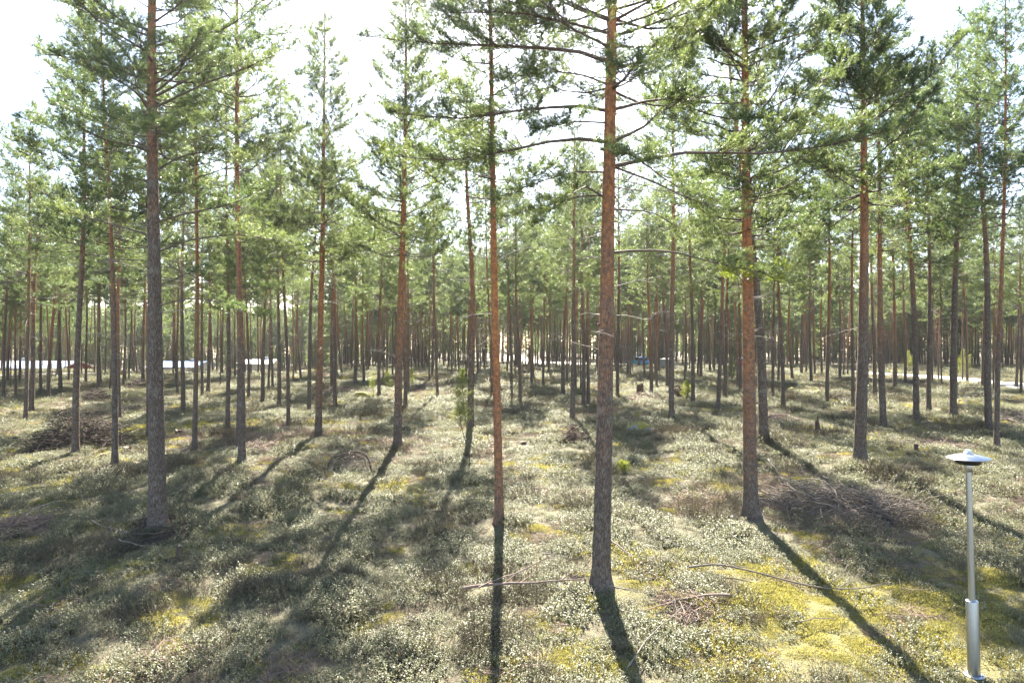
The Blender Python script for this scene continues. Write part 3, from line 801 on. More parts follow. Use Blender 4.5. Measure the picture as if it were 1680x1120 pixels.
# ------------------------------------------------------------------ ground cover
def leaf_quads(p, d, n, l, w):
    s = nrm(np.cross(d, n))
    return np.stack([p, p + d * l * .5 + s * w * .5, p + d * l, p + d * l * .5 - s * w * .5], 1).reshape(-1, 3), np.arange(len(p) * 4).reshape(-1, 4)
def disc(rng, n, r):
    a = rng.uniform(0, 6.283, n); q = r * np.sqrt(rng.uniform(0, 1, n)); return np.stack([q * np.cos(a), q * np.sin(a)], 1)
def patch_lingon(seed):
    rng = np.random.default_rng(seed); b = MB(); ns, nl = 62, 9
    xy = disc(rng, ns, .30); h = rng.uniform(.06, .17, ns) * (1 - (np.hypot(*xy.T) / .42) ** 2)
    lean = rng.normal(0, .25, (ns, 2)) * h[:, None]
    t = np.tile(np.linspace(.30, 1, nl), ns) ; o = np.repeat(np.arange(ns), nl)
    p = np.c_[xy[o] + lean[o] * t[:, None], h[o] * t]
    az = rng.uniform(0, 6.283, len(o)); el = np.radians(rng.normal(12, 26, len(o)))
    d = np.stack([np.cos(az) * np.cos(el), np.sin(az) * np.cos(el), np.sin(el)], 1)
    n = nrm(np.array([0, 0, 1.]) + rng.normal(0, .38, (len(o), 3)))
    V, F = leaf_quads(p, d, n, (.025 * rng.uniform(.7, 1.3, len(o)))[:, None], (.015 * rng.uniform(.8, 1.2, len(o)))[:, None])
    b.add(V, F, 0, False)
    P = np.stack([np.c_[xy, h * 0 - .02], np.c_[xy + lean, h]], 1)
    b.add(*tubes(P, np.full((ns, 2), .0018), 3), 1)
    return b.mesh('lingonberry_patch', [M['lingon'], M['twig']])
def patch_moss(seed):
    rng = np.random.default_rng(seed); b = MB(); n = 520
    xy = disc(rng, n, .26); z = .035 * (1 - (np.hypot(*xy.T) / .27) ** 2) + .012 * np.sin(xy[:, 0] * 30 + seed) * np.sin(xy[:, 1] * 26)
    p = np.c_[xy, z - .005]; d = nrm(np.array([0, 0, .7]) + rng.normal(0, .6, (n, 3)))
    V, F = leaf_quads(p, d, nrm(rng.normal(0, 1, (n, 3))), (.034 * rng.uniform(.6, 1.3, n))[:, None], (.013 * rng.uniform(.7, 1.3, n))[:, None])
    b.add(V, F, 0, False); return b.mesh('moss_patch', [M['moss']])
def patch_heather(seed):
    rng = np.random.default_rng(seed); b = MB(); ns, nl = 70, 12
    xy = disc(rng, ns, .26); h = rng.uniform(.09, .22, ns); lean = (xy * 1.1 + rng.normal(0, .12, (ns, 2))) * h[:, None] * 2
    t = np.tile(np.linspace(.25, 1, nl), ns); o = np.repeat(np.arange(ns), nl)
    p = np.c_[xy[o] + lean[o] * t[:, None] ** 1.5, h[o] * t]
    d = nrm(np.array([0, 0, .9]) + rng.normal(0, .6, (len(o), 3)))
    V, F = leaf_quads(p, d, nrm(rng.normal(0, 1, (len(o), 3))), np.full((len(o), 1), .020), np.full((len(o), 1), .006))
    b.add(V, F, 0, False)
    m = .5
    P = np.stack([np.c_[xy, h * 0 - .02], np.c_[xy + lean * m ** 1.5, h * m], np.c_[xy + lean, h]], 1)
    b.add(*tubes(P, np.full((ns, 3), .0022), 3), 1)
    return b.mesh('heather_patch', [M['heather'], M['twig']])
def patch_litter(seed):
    rng = np.random.default_rng(seed); b = MB(); n = 60
    xy = disc(rng, n, .3); az = rng.uniform(0, 6.283, n); l = rng.uniform(.05, .30, n)
    d = np.stack([np.cos(az), np.sin(az), rng.normal(0, .12, n)], 1)
    p0 = np.c_[xy, rng.uniform(.004, .05, n)]
    P = np.stack([p0, p0 + d * (l * .5)[:, None] + rng.normal(0, .012, (n, 3)), p0 + d * l[:, None]], 1)
    b.add(*tubes(P, np.tile(np.array([[.004, .0032, .0015]]), (n, 1)) * rng.uniform(.5, 1.4, (n, 1)), 3), 0)
    n = 130; xy = disc(rng, n, .28); d = nrm(np.array([0, 0, .5]) + rng.normal(0, .7, (n, 3)) * np.array([1, 1, .35]))
    V, F = leaf_quads(np.c_[xy, np.zeros(n)], d, nrm(rng.normal(0, 1, (n, 3))), (rng.uniform(.06, .15, n))[:, None], np.full((n, 1), .005))
    b.add(V, F, 1, False)
    return b.mesh('litter_patch', [M['redtwig'], M['grass']])

rg = np.random.default_rng(31)
PZ = ground_at(1598, 1108)
def wedge(n, y0, y1, pw=1.0):
    y = y0 + (y1 - y0) * rg.uniform(0, 1, n) ** pw
    x = rg.uniform(-1, 1, n) * (.80 * y + 2.2)
    k = rg.uniform(0, 1, n) < (.80 * y + 2.2) / (.80 * y1 + 2.2)
    return x[k], y[k]
def near_pts(dens0, y0, y1):
    area = (.80 * y1 + 2.2) * 2 * (y1 - y0)
    return wedge(int(area * dens0), y0, y1)
xs, ys, ss = [], [], []
for d0, a, b_, s0, s1 in ((17, 7.5, 16, .75, 1.2), (11, 16, 27, .9, 1.35), (6, 27, 42, 1.1, 1.7), (2.6, 42, 75, 1.5, 2.3), (1.1, 75, 118, 2.2, 3.2)):
    x, y = near_pts(d0, a, b_); xs.append(x); ys.append(y); ss.append(rg.uniform(s0, s1, len(x)))
X = np.concatenate(xs); Y = np.concatenate(ys); S = np.concatenate(ss)
path = resample(np.array([(-80, 84, 0), (-58, 88, 0), (-47, 89.5, 0), (-38, 92, 0), (-25, 99, 0)], float), 60)[:, :2]
rd = resample(np.c_[np.array(ROAD, float), np.zeros(len(ROAD))], 200)[:, :2]
off = np.min(np.hypot(X[:, None] - rd[None, :, 0], Y[:, None] - rd[None, :, 1]), 1) > 3.9
off &= np.min(np.hypot(X[:, None] - path[None, :, 0], Y[:, None] - path[None, :, 1]), 1) > 1.7
X, Y, S = X[off], Y[off], S[off]
S = S * np.clip(1.0 + .36 * wnoise(X, Y, .9, 5), .4, 1.6)
bare = wnoise(X, Y, 1.3, 3) < -.82                       # openings in the shrubs: only moss and litter
foot = np.zeros(len(X), bool)
for hx, hy in MOUNDS + [(float(PZ[0]), float(PZ[1]))]: foot |= np.hypot(X - hx, Y - hy) < .40
X, Y, S, bare = X[~foot], Y[~foot], S[~foot], bare[~foot]
S = np.where(bare, np.maximum(S, .9), S)
mm, ll = zones(X, Y)
hz = .5 + .5 * wnoise(X, Y, 2.0, 7) + .22 * wnoise(X, Y, 6.5, 2)
u = rg.uniform(0, 1, len(X))
typ = np.zeros(len(X), int)                                   # 0 lingonberry 1 moss 2 heather 3 litter
typ = np.where(u < np.clip(mm * 1.2, 0, .78), 1, typ)
u2 = rg.uniform(0, 1, len(X))
typ = np.where((typ == 0) & (u2 < np.clip(ll * .95, 0, .6)), 3, typ)
typ = np.where((typ == 0) & (rg.uniform(0, 1, len(X)) < np.clip((hz - .55) * .9, .03, .5)), 2, typ)
q_ = rg.uniform(0, 1, len(X))
typ = np.where(bare, np.where(q_ < .45, 1, np.where(q_ < .85, 3, 0)), typ)
Z = terrain(X, Y)
for t, nm, fn, lab, cat in ((0, 'lingonberry_shrubs', patch_lingon, 'low glossy-leaved lingonberry shrubs carpeting the forest floor', 'shrubs'), (1, 'feather_moss', patch_moss, 'yellow-green feather moss cushions between the shrubs', 'moss'),
                           (2, 'heather', patch_heather, 'brownish heather tussocks scattered on the forest floor', 'heather'), (3, 'needle_litter', patch_litter, 'fallen twigs and dry grass littering the forest floor', 'litter')):
    k = typ == t
    tag(scatter(nm, np.stack([X[k], Y[k], Z[k]], -1), rg.uniform(0, 6.28, k.sum()), S[k], rg.integers(0, 4, k.sum()), piece_collection(nm, [fn(400 + 10 * t + i) for i in range(4)]), .10), lab, cat, kind='stuff')

# ------------------------------------------------------------------ stones
def rock(px, py, wpx, hpx, mat, seed, label, ratio=.8, rough=.10, name='boulder'):
    import bmesh
    p = ground_at(px, py); w = wpx / FPX * p[1]; h = hpx / FPX * p[1]
    bm = bmesh.new(); bmesh.ops.create_icosphere(bm, subdivisions=4, radius=1)
    me = bpy.data.meshes.new(name); 
    V = np.array([v.co[:] for v in bm.verts]); rng = np.random.default_rng(seed)
    for _ in range(9):                                        # flattened facets, as on split granite
        n = nrm(rng.normal(0, 1, 3)); c = rng.uniform(.72, .92); dd = V @ n
        V = V - np.outer(np.maximum(0, dd - c) * .85, n)
    for _ in range(10):
        f = rng.normal(0, 2.6, 3); V = V * (1 + rough * .3 * np.sin(V @ f + rng.uniform(0, 6.3)))[:, None]
    V = V * np.array([w / 2, w / 2 * ratio, h]); V[:, 2] -= h * .12
    for v, c in zip(bm.verts, V): v.co = c
    for f in bm.faces: f.smooth = True
    bm.to_mesh(me); bm.free(); me.materials.append(M[mat])
    o = link(name, me, None, (p[0], p[1] + w * ratio * .35, p[2])); o.rotation_euler = (0, 0, rng.uniform(-.5, .5))
    return tag(o, label, 'boulder')
rock(590, 656, 32, 17, 'rock_moss', 1, 'angular boulder with yellow moss on its left, left of the tall centre-left pine')
rock(1052, 710, 42, 20, 'rock', 2, 'rounded grey boulder just right of the stoutest foreground pine')
rock(1345, 648, 22, 10, 'rock_pink', 3, 'small pale boulder in the sun between the bright orange and large grey pines')
rock(1300, 640, 14, 6, 'rock_moss', 4, 'low yellow moss-covered stone left of the small pale boulder')
rock(1168, 635, 18, 6, 'rock_moss', 5, 'low stone capped with bright yellow moss, behind the bright orange pine on its left')
rock(1594, 668, 54, 15, 'rock_pink', 6, 'wide pinkish boulder under dead branches on the right')
rock(1610, 646, 14, 10, 'rock', 7, 'small grey stone behind the wide pinkish boulder')
rock(331, 706, 14, 6, 'rock', 8, 'small grey rock between two slim pines on the left')
rock(413, 659, 9, 5, 'rock', 9, 'little dark stone beside a slim pine left of centre')
rock(739, 687, 24, 7, 'rock_moss', 10, 'flat mossy hummock of stone left of the young juniper')
rock(1088, 622, 9, 6, 'rock', 12, 'small stone below the grey-green trailer')

# ------------------------------------------------------------------ stumps
def stump(px, py, wpx, hpx, seed, label, jag=.1, name='tree_stump', cut=True):
    p = ground_at(px, py); r = wpx / FPX * p[1] / 2; h = hpx / FPX * p[1]; rng = np.random.default_rng(seed)
    s = 16; a = np.arange(s) * 2 * math.pi / s
    root = empty(name, p)
    zs = np.array([-.15, 0, .08, .3, .7, 1.0]) * h; rr = np.array([1.5, 1.35, 1.15, 1.03, 1.0, .98]) * r
    V = np.stack([np.outer(rr, np.cos(a)), np.outer(rr, np.sin(a)), np.repeat(zs[:, None], s, 1)], -1)
    V[:, :, :2] *= (1 + .09 * np.sin(4 * a + seed) + rng.normal(0, .05, s))[None, :, None]
    V[-1, :, 2] += jag * h * (rng.uniform(-1, 1, s) + np.sin(a * 2 + seed) * .6)
    i = np.arange(5)[:, None] * s; j = np.arange(s)[None]; j2 = (j + 1) % s
    b = MB(); b.add(V, np.stack([i + j, i + j2, i + s + j2, i + s + j], -1).reshape(-1, 4)); link('bark', b.mesh('bark', M['stump']), root)
    c = V[-1].mean(0) - np.array([0, 0, jag * h * 1.2 + .004])
    b = MB(); b.add(np.r_[V[-1], [c]], [[k, (k + 1) % s, s] for k in range(s)], 0, False)
    link('cut_face' if cut else 'broken_top', b.mesh('cut_face', M['cutwood' if cut else 'stump']), root)
    return tag(root, label, 'stump')
stump(293, 714, 10, 9, 1, 'small dark cut stump right of the stout left pine, standing in yellow moss')
stump(209, 740, 11, 7, 2, 'low cut stump right of the large left brush pile')
stump(169, 752, 9, 8, 3, 'low mossy stump in front of the large left brush pile')
stump(294, 918, 8, 22, 4, 'thin upright grey stump in front of the stout left pine', .1)
stump(1341, 714, 8, 20, 5, 'broken snag with a jagged tip left of the large grey pine', .55, 'broken_snag', False)
stump(1503, 740, 7, 12, 6, 'short dark cut stump between the reddish pine and the metal post')
stump(1050, 648, 11, 15, 7, 'brown broken stump right of the stoutest foreground pine, nearer of two', .35, 'tree_stump', False)
stump(1040, 635, 9, 9, 8, 'brown broken stump right of the stoutest foreground pine, farther of two', .4, 'tree_stump', False)
stump(1208, 741, 9, 5, 9, 'flat low stump left of the bright orange pine')
stump(859, 729, 9, 5, 10, 'tiny flat stump in sunlit moss between the two foreground pines')
stump(1187, 706, 5, 7, 11, 'tiny stub of a stump at the left of the leaning grey pine')

# ------------------------------------------------------------------ brush piles and fallen branches
def twig_polys(rng, n, cx, rx, ry, hh, l0, l1, flat=.18, az0=None, k=5):
    xy = disc(rng, n, 1.0); fall = 1 - np.hypot(*xy.T) ** 1.6
    c = np.stack([xy[:, 0] * rx, xy[:, 1] * ry, hh * fall * rng.uniform(.05, 1, n)], 1)
    az = rng.uniform(0, 6.283, n) if az0 is None else rng.normal(az0, .55, n)
    l = rng.uniform(l0, l1, n)
    d = np.stack([np.cos(az), np.sin(az), rng.normal(0, flat, n)], 1)
    t = np.linspace(-.5, .5, k)
    bow = rng.normal(0, .07, (n, 3)); 
    P = c[:, None] + d[:, None] * (t[None, :, None] * l[:, None, None]) + bow[:, None] * ((.25 - t ** 2) * 4)[None, :, None] * l[:, None, None] + np.cumsum(rng.normal(0, .018, (n, k, 3)), 1) * l[:, None, None]
    return P, l
def brush_pile(px, py, wpx, dep, hpx, seed, label, nb=18, nt=420, mat='brush', l=(.6, 1.8), name='brush_pile', az0=None):
    p = ground_at(px, py); rng = np.random.default_rng(seed); rx = wpx / FPX * p[1] / 2; hh = 1.35 * hpx / FPX * p[1]; nt = int(nt * 1.6)
    root = empty(name, p)
    def drop(P):                                   # keep every stick on or above the uneven ground
        P = P.copy(); g = terrain(P[..., 0] + p[0], P[..., 1] + p[1]) - p[2]
        P[..., 2] = np.maximum(P[..., 2] + g, g + .015); return P
    P, ln = twig_polys(rng, nb, 0, rx * .8, dep * .8, hh, l[0], l[1] * 1.3, .16, az0, 7); P = drop(P)
    for i in range(nb):
        b = MB(); r = rng.uniform(.010, .024)
        b.add(*tubes(P[i][None], (r * np.linspace(1, .4, 7))[None], 6)); link('branch', b.mesh('branch', M[mat]), root)
    sk = max(1, p[1] / 15); nt = int(nt / sk ** .7)
    P, ln = twig_polys(rng, nt, 0, rx, dep, hh, l[0] * .4, l[1] * .8, .30, az0); P = drop(P)
    b = MB(); b.add(*tubes(P, (rng.uniform(.0035, .012, nt) * sk)[:, None] * np.linspace(1, .35, 5), 3))
    n2 = int(nt * 1.5); o = rng.integers(0, nt, n2); tt = rng.uniform(.3, 1, n2); i0 = np.minimum((tt * 4).astype(int), 3)
    q = P[o, i0]; d = nrm(P[o, i0 + 1] - P[o, i0] + rng.normal(0, .12, (n2, 3))); l2 = rng.uniform(.08, .3, n2)
    T = np.stack([q, q + d * l2[:, None] * .5, q + d * l2[:, None] + rng.normal(0, .03, (n2, 3))], 1)
    b.add(*tubes(drop(T) if False else T, sk * np.tile([[.004, .003, .0014]], (n2, 1)), 3))
    tag(link('twigs', b.mesh('twigs', M[mat]), root), kind='stuff')
    return tag(root, label, 'brush pile')
brush_pile(132, 730, 150, 1.5, 46, 1, 'large heap of cut branches on the left, two pines rising from it', 26, 900, 'brush_dark', (.8, 2.4))
brush_pile(157, 656, 42, 1.1, 15, 2, 'small round brush pile on the left, in front of the far trunks', 14, 300, 'brush_dark', (.6, 1.6))
brush_pile(224, 636, 48, 1.2, 11, 3, 'small dark brush pile half hidden behind the stout left pine', 12, 280, 'brush_dark', (.6, 1.6))
brush_pile(1385, 838, 260, 1.3, 26, 4, 'long low heap of grey-brown branches right of the bright orange pine', 34, 900, 'brush', (.7, 2.2))
brush_pile(18, 872, 90, .8, 12, 5, 'low brushwood heap at the left picture edge', 12, 260, 'redtwig', (.5, 1.2))
brush_pile(258, 872, 125, .8, 4, 6, 'ring of dead brushwood around the foot of the stout left pine', 14, 170, 'brush_dark', (.4, 1.2), 'brushwood')
brush_pile(940, 722, 50, .7, 20, 7, 'dark tangle of roots and twigs left of the stoutest foreground pine', 16, 160, 'stump', (.4, 1.1), 'root_tangle')
brush_pile(1115, 650, 26, .9, 18, 8, 'dark uprooted roots between two brown pines right of centre', 16, 160, 'stump', (.6, 1.6), 'root_tangle')
brush_pile(1598, 655, 60, .8, 22, 9, 'dead grey branches lying over the wide pinkish boulder', 14, 80, 'deadwood', (.8, 2.2), 'brushwood')
brush_pile(1535, 735, 130, 1.2, 8, 10, 'scattered dead twigs on the ground before the paired right pines', 14, 150, 'redtwig', (.6, 1.8), 'brushwood')
brush_pile(1130, 1000, 110, .8, 9, 11, 'small reddish dead branch heap in the right foreground', 8, 130, 'redtwig', (.3, 1.0))
brush_pile(1270, 690, 90, 1.2, 8, 12, 'flat reddish brushwood behind the leaning grey pine', 12, 200, 'redtwig', (.6, 1.8), 'brushwood')
brush_pile(420, 735, 110, 1.4, 5, 13, 'thin scatter of reddish twigs right of the dark-footed pine', 10, 240, 'redtwig', (.5, 1.4), 'brushwood')
brush_pile(1380, 655, 60, 1.6, 9, 14, 'grey brushwood left of the large grey pine, behind the pale boulder', 10, 200, 'brush', (.7, 2.0), 'brushwood')
brush_pile(700, 640, 60, 2.0, 9, 15, 'brown brush heap behind the tall pine right of the curled root', 12, 220, 'brush', (.7, 2.0))
brush_pile(1660, 690, 70, 1.6, 10, 16, 'dark brushwood at the right picture edge', 12, 220, 'brush', (.7, 2.0), 'brushwood')
brush_pile(560, 645, 60, 1.6, 7, 17, 'purplish-brown brushwood left of the angular mossy boulder', 10, 220, 'redtwig', (.7, 1.8), 'brushwood')
brush_pile(1060, 655, 80, 2.2, 6, 18, 'wide flat spread of twigs around the brown broken stumps', 12, 260, 'redtwig', (.7, 1.8), 'brushwood')

def fallen(pts, rad, seed, label, mat='deadwood', lift=.05, side=6, name='fallen_branch'):
    W = np.stack([ground_at(*q) for q in pts]); rng = np.random.default_rng(seed)
    P = resample(W, 16); P[:, 2] = terrain(P[:, 0], P[:, 1]) + lift * 1.3 + .06 + rng.uniform(0, .05, 16)
    P[1:-1] = .25 * P[:-2] + .5 * P[1:-1] + .25 * P[2:]
    p0 = P[0].copy(); root = empty(name, p0); P = P - p0
    b = MB(); V, Q = tubes(P[None], (rad * np.linspace(1, .35, 16))[None], 8); b.add(V, Q)
    b.add(V[:8], [[0, 1, 2, 3], [0, 3, 4, 7], [4, 5, 6, 7]]); link('main_stem', b.mesh('main_stem', M[mat]), root)
    L = np.linalg.norm(P[-1] - P[0])
    for i in range(side):
        j = rng.integers(3, 14); t = nrm(P[j + 1] - P[j]); sd = np.cross(t, [0, 0, 1]) * rng.choice([-1, 1])
        l = L * rng.uniform(.10, .30); d = nrm(t * .8 + sd * rng.uniform(.4, .9) + np.array([0, 0, rng.uniform(0, .35)]))
        q = np.linspace(0, 1, 6)[:, None]
        T = P[j] + d * q * l + np.cumsum(rng.normal(0, .03, (6, 3)), 0) * l * q
        b = MB(); b.add(*tubes(T[None], (rad * .42 * np.linspace(1, .3, 6))[None], 5)); link('side_twig', b.mesh('side_twig', M[mat]), root)
    return tag(root, label, 'fallen branch', 'fallen branches')
fallen([(760, 985), (830, 977), (900, 972), (960, 968)], .030, 1, 'thick broken branch lying across the shadow of the slim vivid-orange pine', 'redtwig', .10)
fallen([(785, 990), (840, 968), (880, 948), (910, 935)], .016, 2, 'thin forked branch crossing over the thick broken one', 'redtwig', .16)
fallen([(1130, 942), (1180, 938), (1240, 952), (1330, 975), (1400, 982), (1455, 972)], .022, 3, 'long curved branch on yellow moss crossing the diagonal tree shadow', 'brush', .06, 5)
fallen([(1070, 885), (1120, 915), (1160, 938)], .010, 4, 'thin twig right of the stoutest foreground pine', 'deadwood', .10, 4)
fallen([(1030, 1118), (1055, 1075), (1090, 1040), (1125, 1010)], .012, 5, 'pale bent twig at the bottom edge beside the thickest shadow', 'deadwood', .08, 5)
fallen([(1003, 902), (1020, 915), (1040, 930)], .020, 6, 'short stick leaning at the foot of the stoutest foreground pine', 'brush', .08, 3)
fallen([(1000, 980), (1030, 985), (1060, 990)], .014, 7, 'short stick lying in the shadow of the stoutest foreground pine', 'deadwood', .08, 3)
fallen([(890, 929), (910, 930), (930, 933)], .016, 8, 'short pale stick left of the stoutest foreground pine', 'deadwood', .12, 2)
fallen([(195, 903), (225, 910), (250, 915)], .014, 9, 'thin stick in the shade in front of the stout left pine', 'brush', .10, 4)
fallen([(150, 870), (180, 882), (215, 893)], .012, 10, 'thin grey stick left of the stout left pine', 'brush', .10, 5)
fallen([(1145, 690), (1180, 686), (1240, 692)], .02, 11, 'reddish stick in front of the two pines left of the bright orange pine', 'redtwig', .06, 4)
fallen([(1260, 765), (1275, 785), (1285, 800)], .024, 12, 'pale stick beside the brush heap, right of the bright orange pine', 'deadwood', .12, 3)
fallen([(1438, 710), (1480, 712), (1530, 708)], .02, 13, 'reddish stick at the foot of the reddish pine', 'redtwig', .06, 4)
fallen([(190, 700), (215, 708), (238, 714)], .03, 14, 'reddish pole sticking out of the large left brush pile', 'redtwig', .12, 2)
fallen([(100, 838), (75, 842), (35, 868)], .012, 15, 'pale twig near the low heap at the left edge', 'deadwood', .12, 4)
fallen([(1470, 770), (1510, 775), (1550, 772)], .016, 16, 'dark stick in the shade left of the metal post', 'brush', .06, 3)
fallen([(1310, 1035), (1340, 1028), (1370, 1030)], .012, 17, 'short twig on the yellow moss in the right foreground', 'brush', .05, 2)
fallen([(840, 713), (870, 718), (895, 722)], .018, 18, 'grey stick in the sun between the slim and the stoutest foreground pines', 'deadwood', .05, 2)

# curled root plate left of centre
rp = ground_at(575, 772); rp[2] += .06; root = empty('curled_root', rp); root.scale = (1.15, 1.15, 1.25); rng = np.random.default_rng(77)
for k, (r, ph) in enumerate(((.56, 0), (.44, .5), (.30, 1.0))):
    a = np.linspace(-.2, math.pi * (1.05 - .1 * k), 14)
    P = np.stack([r * 1.05 * np.cos(a), .12 * k + .10 * np.sin(a * 2 + ph), r * np.sin(a) * .85], 1) + np.cumsum(rng.normal(0, .025, (14, 3)), 0)
    b = MB(); b.add(*tubes(P[None], (.032 - .007 * k) * (1 - .5 * np.linspace(0, 1, 14))[None], 8)); link('root', b.mesh('root', M['stump']), root)
P, _ = twig_polys(rng, 90, 0, .8, .5, .45, .3, 1.1, .5)
b = MB(); b.add(*tubes(P, rng.uniform(.004, .012, 90)[:, None] * np.linspace(1, .3, 5), 4)); tag(link('rootlets', b.mesh('rootlets', M['brush']), root), kind='stuff')
tag(root, 'curled dead root arching over a tangle of twigs, left of centre', 'root')

# ------------------------------------------------------------------ young juniper and small saplings
def sapling(px, py, H, seed, stems, label, name, mat='juniper', fol=(.35, 1.0), rad=.32, dens=1.0, taper=True, r=.016, lean=0):
    rng = np.random.default_rng(seed); p = ground_at(px, py); root = empty(name, p)
    for s, (bx, tx, hh) in enumerate(stems):
        t = np.linspace(0, 1, 10)
        P = np.stack([bx * t + tx * t ** 2 + .03 * np.sin(t * 7 + s), .05 * s * t + .03 * np.sin(t * 5 + s), H * hh * t], 1)
        b = MB(); b.add(*tubes(P[None], (r * (1 - .75 * t))[None], 7)); st = link('stem', b.mesh('stem', M['twig']), root)
        n = int(75 * dens * hh); q = rng.uniform(fol[0], fol[1], n); base = np.stack([np.interp(q, t, P[:, c]) for c in range(3)], 1)
        az = rng.uniform(0, 6.283, n); l = rad * ((1.08 - q) if taper else np.ones(n)) * rng.uniform(.5, 1.2, n) + .06
        d = nrm(np.stack([np.cos(az), np.sin(az), rng.normal(.75, .35, n)], 1))
        B = base[:, None] + d[:, None] * (np.array([0, .5, 1.])[None, :, None] * l[:, None, None]) + np.array([0, 0, .08]) * np.array([0, .2, 1.])[None, :, None] * l[:, None, None]
        b = MB(); b.add(*tubes(B, np.tile([[.005, .0035, .0015]], (n, 1)), 3))
        link('branches', b.mesh('branches', M['twig']), root)
        o = np.repeat(np.arange(n), 9); u_ = rng.uniform(.15, 1, len(o))
        pp = B[o, 0] * (1 - u_)[:, None] + B[o, 2] * u_[:, None]; dd = nrm(d[o] * .7 + rng.normal(0, .5, (len(o), 3)) + np.array([0, 0, .25]))
        b = MB(); b.add(*needles(pp, dd, rng, 7, .042, .010, .08), 0, False); link('foliage', b.mesh('foliage', M[mat]), root)
    return tag(root, label, 'young tree')
sapling(771, 768, 3.35, 1, [(-.30, .02, 1.0), (-.42, -.10, .80)], 'slender young juniper with two thin stems in front of a grey-brown pine', 'young_juniper', fol=(.46, 1.0), rad=.85, dens=1.05)
sapling(636, 638, 1.5, 2, [(0, 0, 1.0)], 'small yellow-green sapling left of the tall centre-left pine', 'small_sapling', fol=(.1, 1), rad=.6, dens=1.2)
sapling(676, 634, 1.6, 3, [(0, 0, 1.0)], 'small sapling right of the tall centre-left pine, in the distance', 'small_sapling', fol=(.1, 1), rad=.5, dens=1.2)
sapling(612, 652, 1.7, 4, [(0, 0, 1.0)], 'thin sparse sapling behind the angular mossy boulder', 'small_sapling', fol=(.2, 1), rad=.5, dens=.7)
sapling(1126, 655, 1.3, 5, [(0, 0, 1.0), (.2, .1, .7)], 'low green bush beside the dark uprooted roots', 'small_sapling', fol=(.05, 1), rad=.6, dens=1.2)
sapling(1020, 775, .32, 6, [(0, 0, 1.0), (.1, .05, .8)], 'tiny yellow-green seedling right of the stoutest foreground pine', 'seedling', fol=(.1, 1), rad=.2, dens=.35, r=.005)
sapling(1580, 618, 3.2, 7, [(0, 0, 1.0), (.5, .3, .8), (-.5, -.3, .7)], 'light green bush at the far roadside on the right', 'roadside_bush', fol=(.05, 1), rad=1.3, dens=2.0)
sapling(1490, 612, 3.0, 8, [(0, 0, 1.0), (.5, .3, .8)], 'green bush beyond the road, behind the reddish pine', 'roadside_bush', fol=(.05, 1), rad=1.2, dens=2.0)
sapling(1200, 626, 2.6, 9, [(0, 0, 1.0), (.4, .2, .8)], 'dark young spruce left of the bright orange pine, in the distance', 'young_spruce', 'needle', fol=(.05, 1), rad=1.0, dens=2.0)
sapling(746, 606, 6.5, 10, [(0, 0, 1.0)], 'dark bushy spruce far off behind the young juniper', 'young_spruce', 'needle', fol=(.04, 1), rad=1.8, dens=2.5)

# ------------------------------------------------------------------ metal post with disc-shaped head
pp = ground_at(1598, 1108); post = empty('lamp_post', pp); post.rotation_euler = (0, -.027, 0)
K = pp[1] / FPX; KR = .84 * pp[1] / 8.28
def lat(name, prof, mat, parent, s=40, z0=0):
    b = MB(); b.add(*lathe(prof, s)); return link(name, b.mesh(name, M[mat]), parent, (0, 0, z0))
Zs, Zp, Zd = 123 * K, 350 * K, 358 * K
def latk(nm, prof, mat, parent, s=40, z0=0):
    return lat(nm, [(r * KR, z) for r, z in prof], mat, parent, s, z0)
fl = latk('base_flange', [(0, -.03), (.135, -.03), (.135, .012), (.128, .018), (.085, .018)], 'steel', post)
for k in range(4):
    a = math.pi / 4 + k * math.pi / 2
    latk('bolt', [(0, .0), (.012, 0), (.012, .016), (0, .018)], 'steel_dull', fl, 6, .018).location = (.108 * KR * math.cos(a), .108 * KR * math.sin(a), .0175)
latk('sleeve', [(.080, -.1), (.0815, .02), (.0815, Zs - .012), (.079, Zs - .004), (.070, Zs), (.045, Zs + .002)], 'steel', post)
latk('pole', [(.043, Zs - .2), (.043, Zs + .1), (.037, Zp - .06), (.037, Zp)], 'steel', post)
latk('collar', [(.037, Zp - .15), (.051, Zp - .147), (.052, Zp - .05), (.048, Zp - .034), (.02, Zp - .034)], 'steel_dull', post)
latk('lamp_ring', [(.03, Zp - .035), (.135, Zp - .032), (.158, Zp - .020), (.164, Zp + .045), (.164, Zp + .055), (.02, Zp + .056)], 'black', post)
latk('disc_hood', [(.04, Zp + .060), (.17, Zp + .054), (.270, Zp + .052), (.277, Zp + .056), (.272, Zp + .061), (.20, Zp + .088), (.12, Zp + .110), (.055, Zp + .122), (.0, Zp + .124)], 'steel', post, 56)
cp = latk('cap', [(.055, Zp + .118), (.056, Zp + .142), (.045, Zp + .150), (.030, Zp + .152)], 'steel_dull', post)
latk('cap_knob', [(.031, Zp + .150), (.031, Zp + .180), (.024, Zp + .188), (0, Zp + .189)], 'lamp_glass', cp)
tag(post, 'stainless steel post with a wide disc-shaped head and thick lower sleeve', 'lamp post')

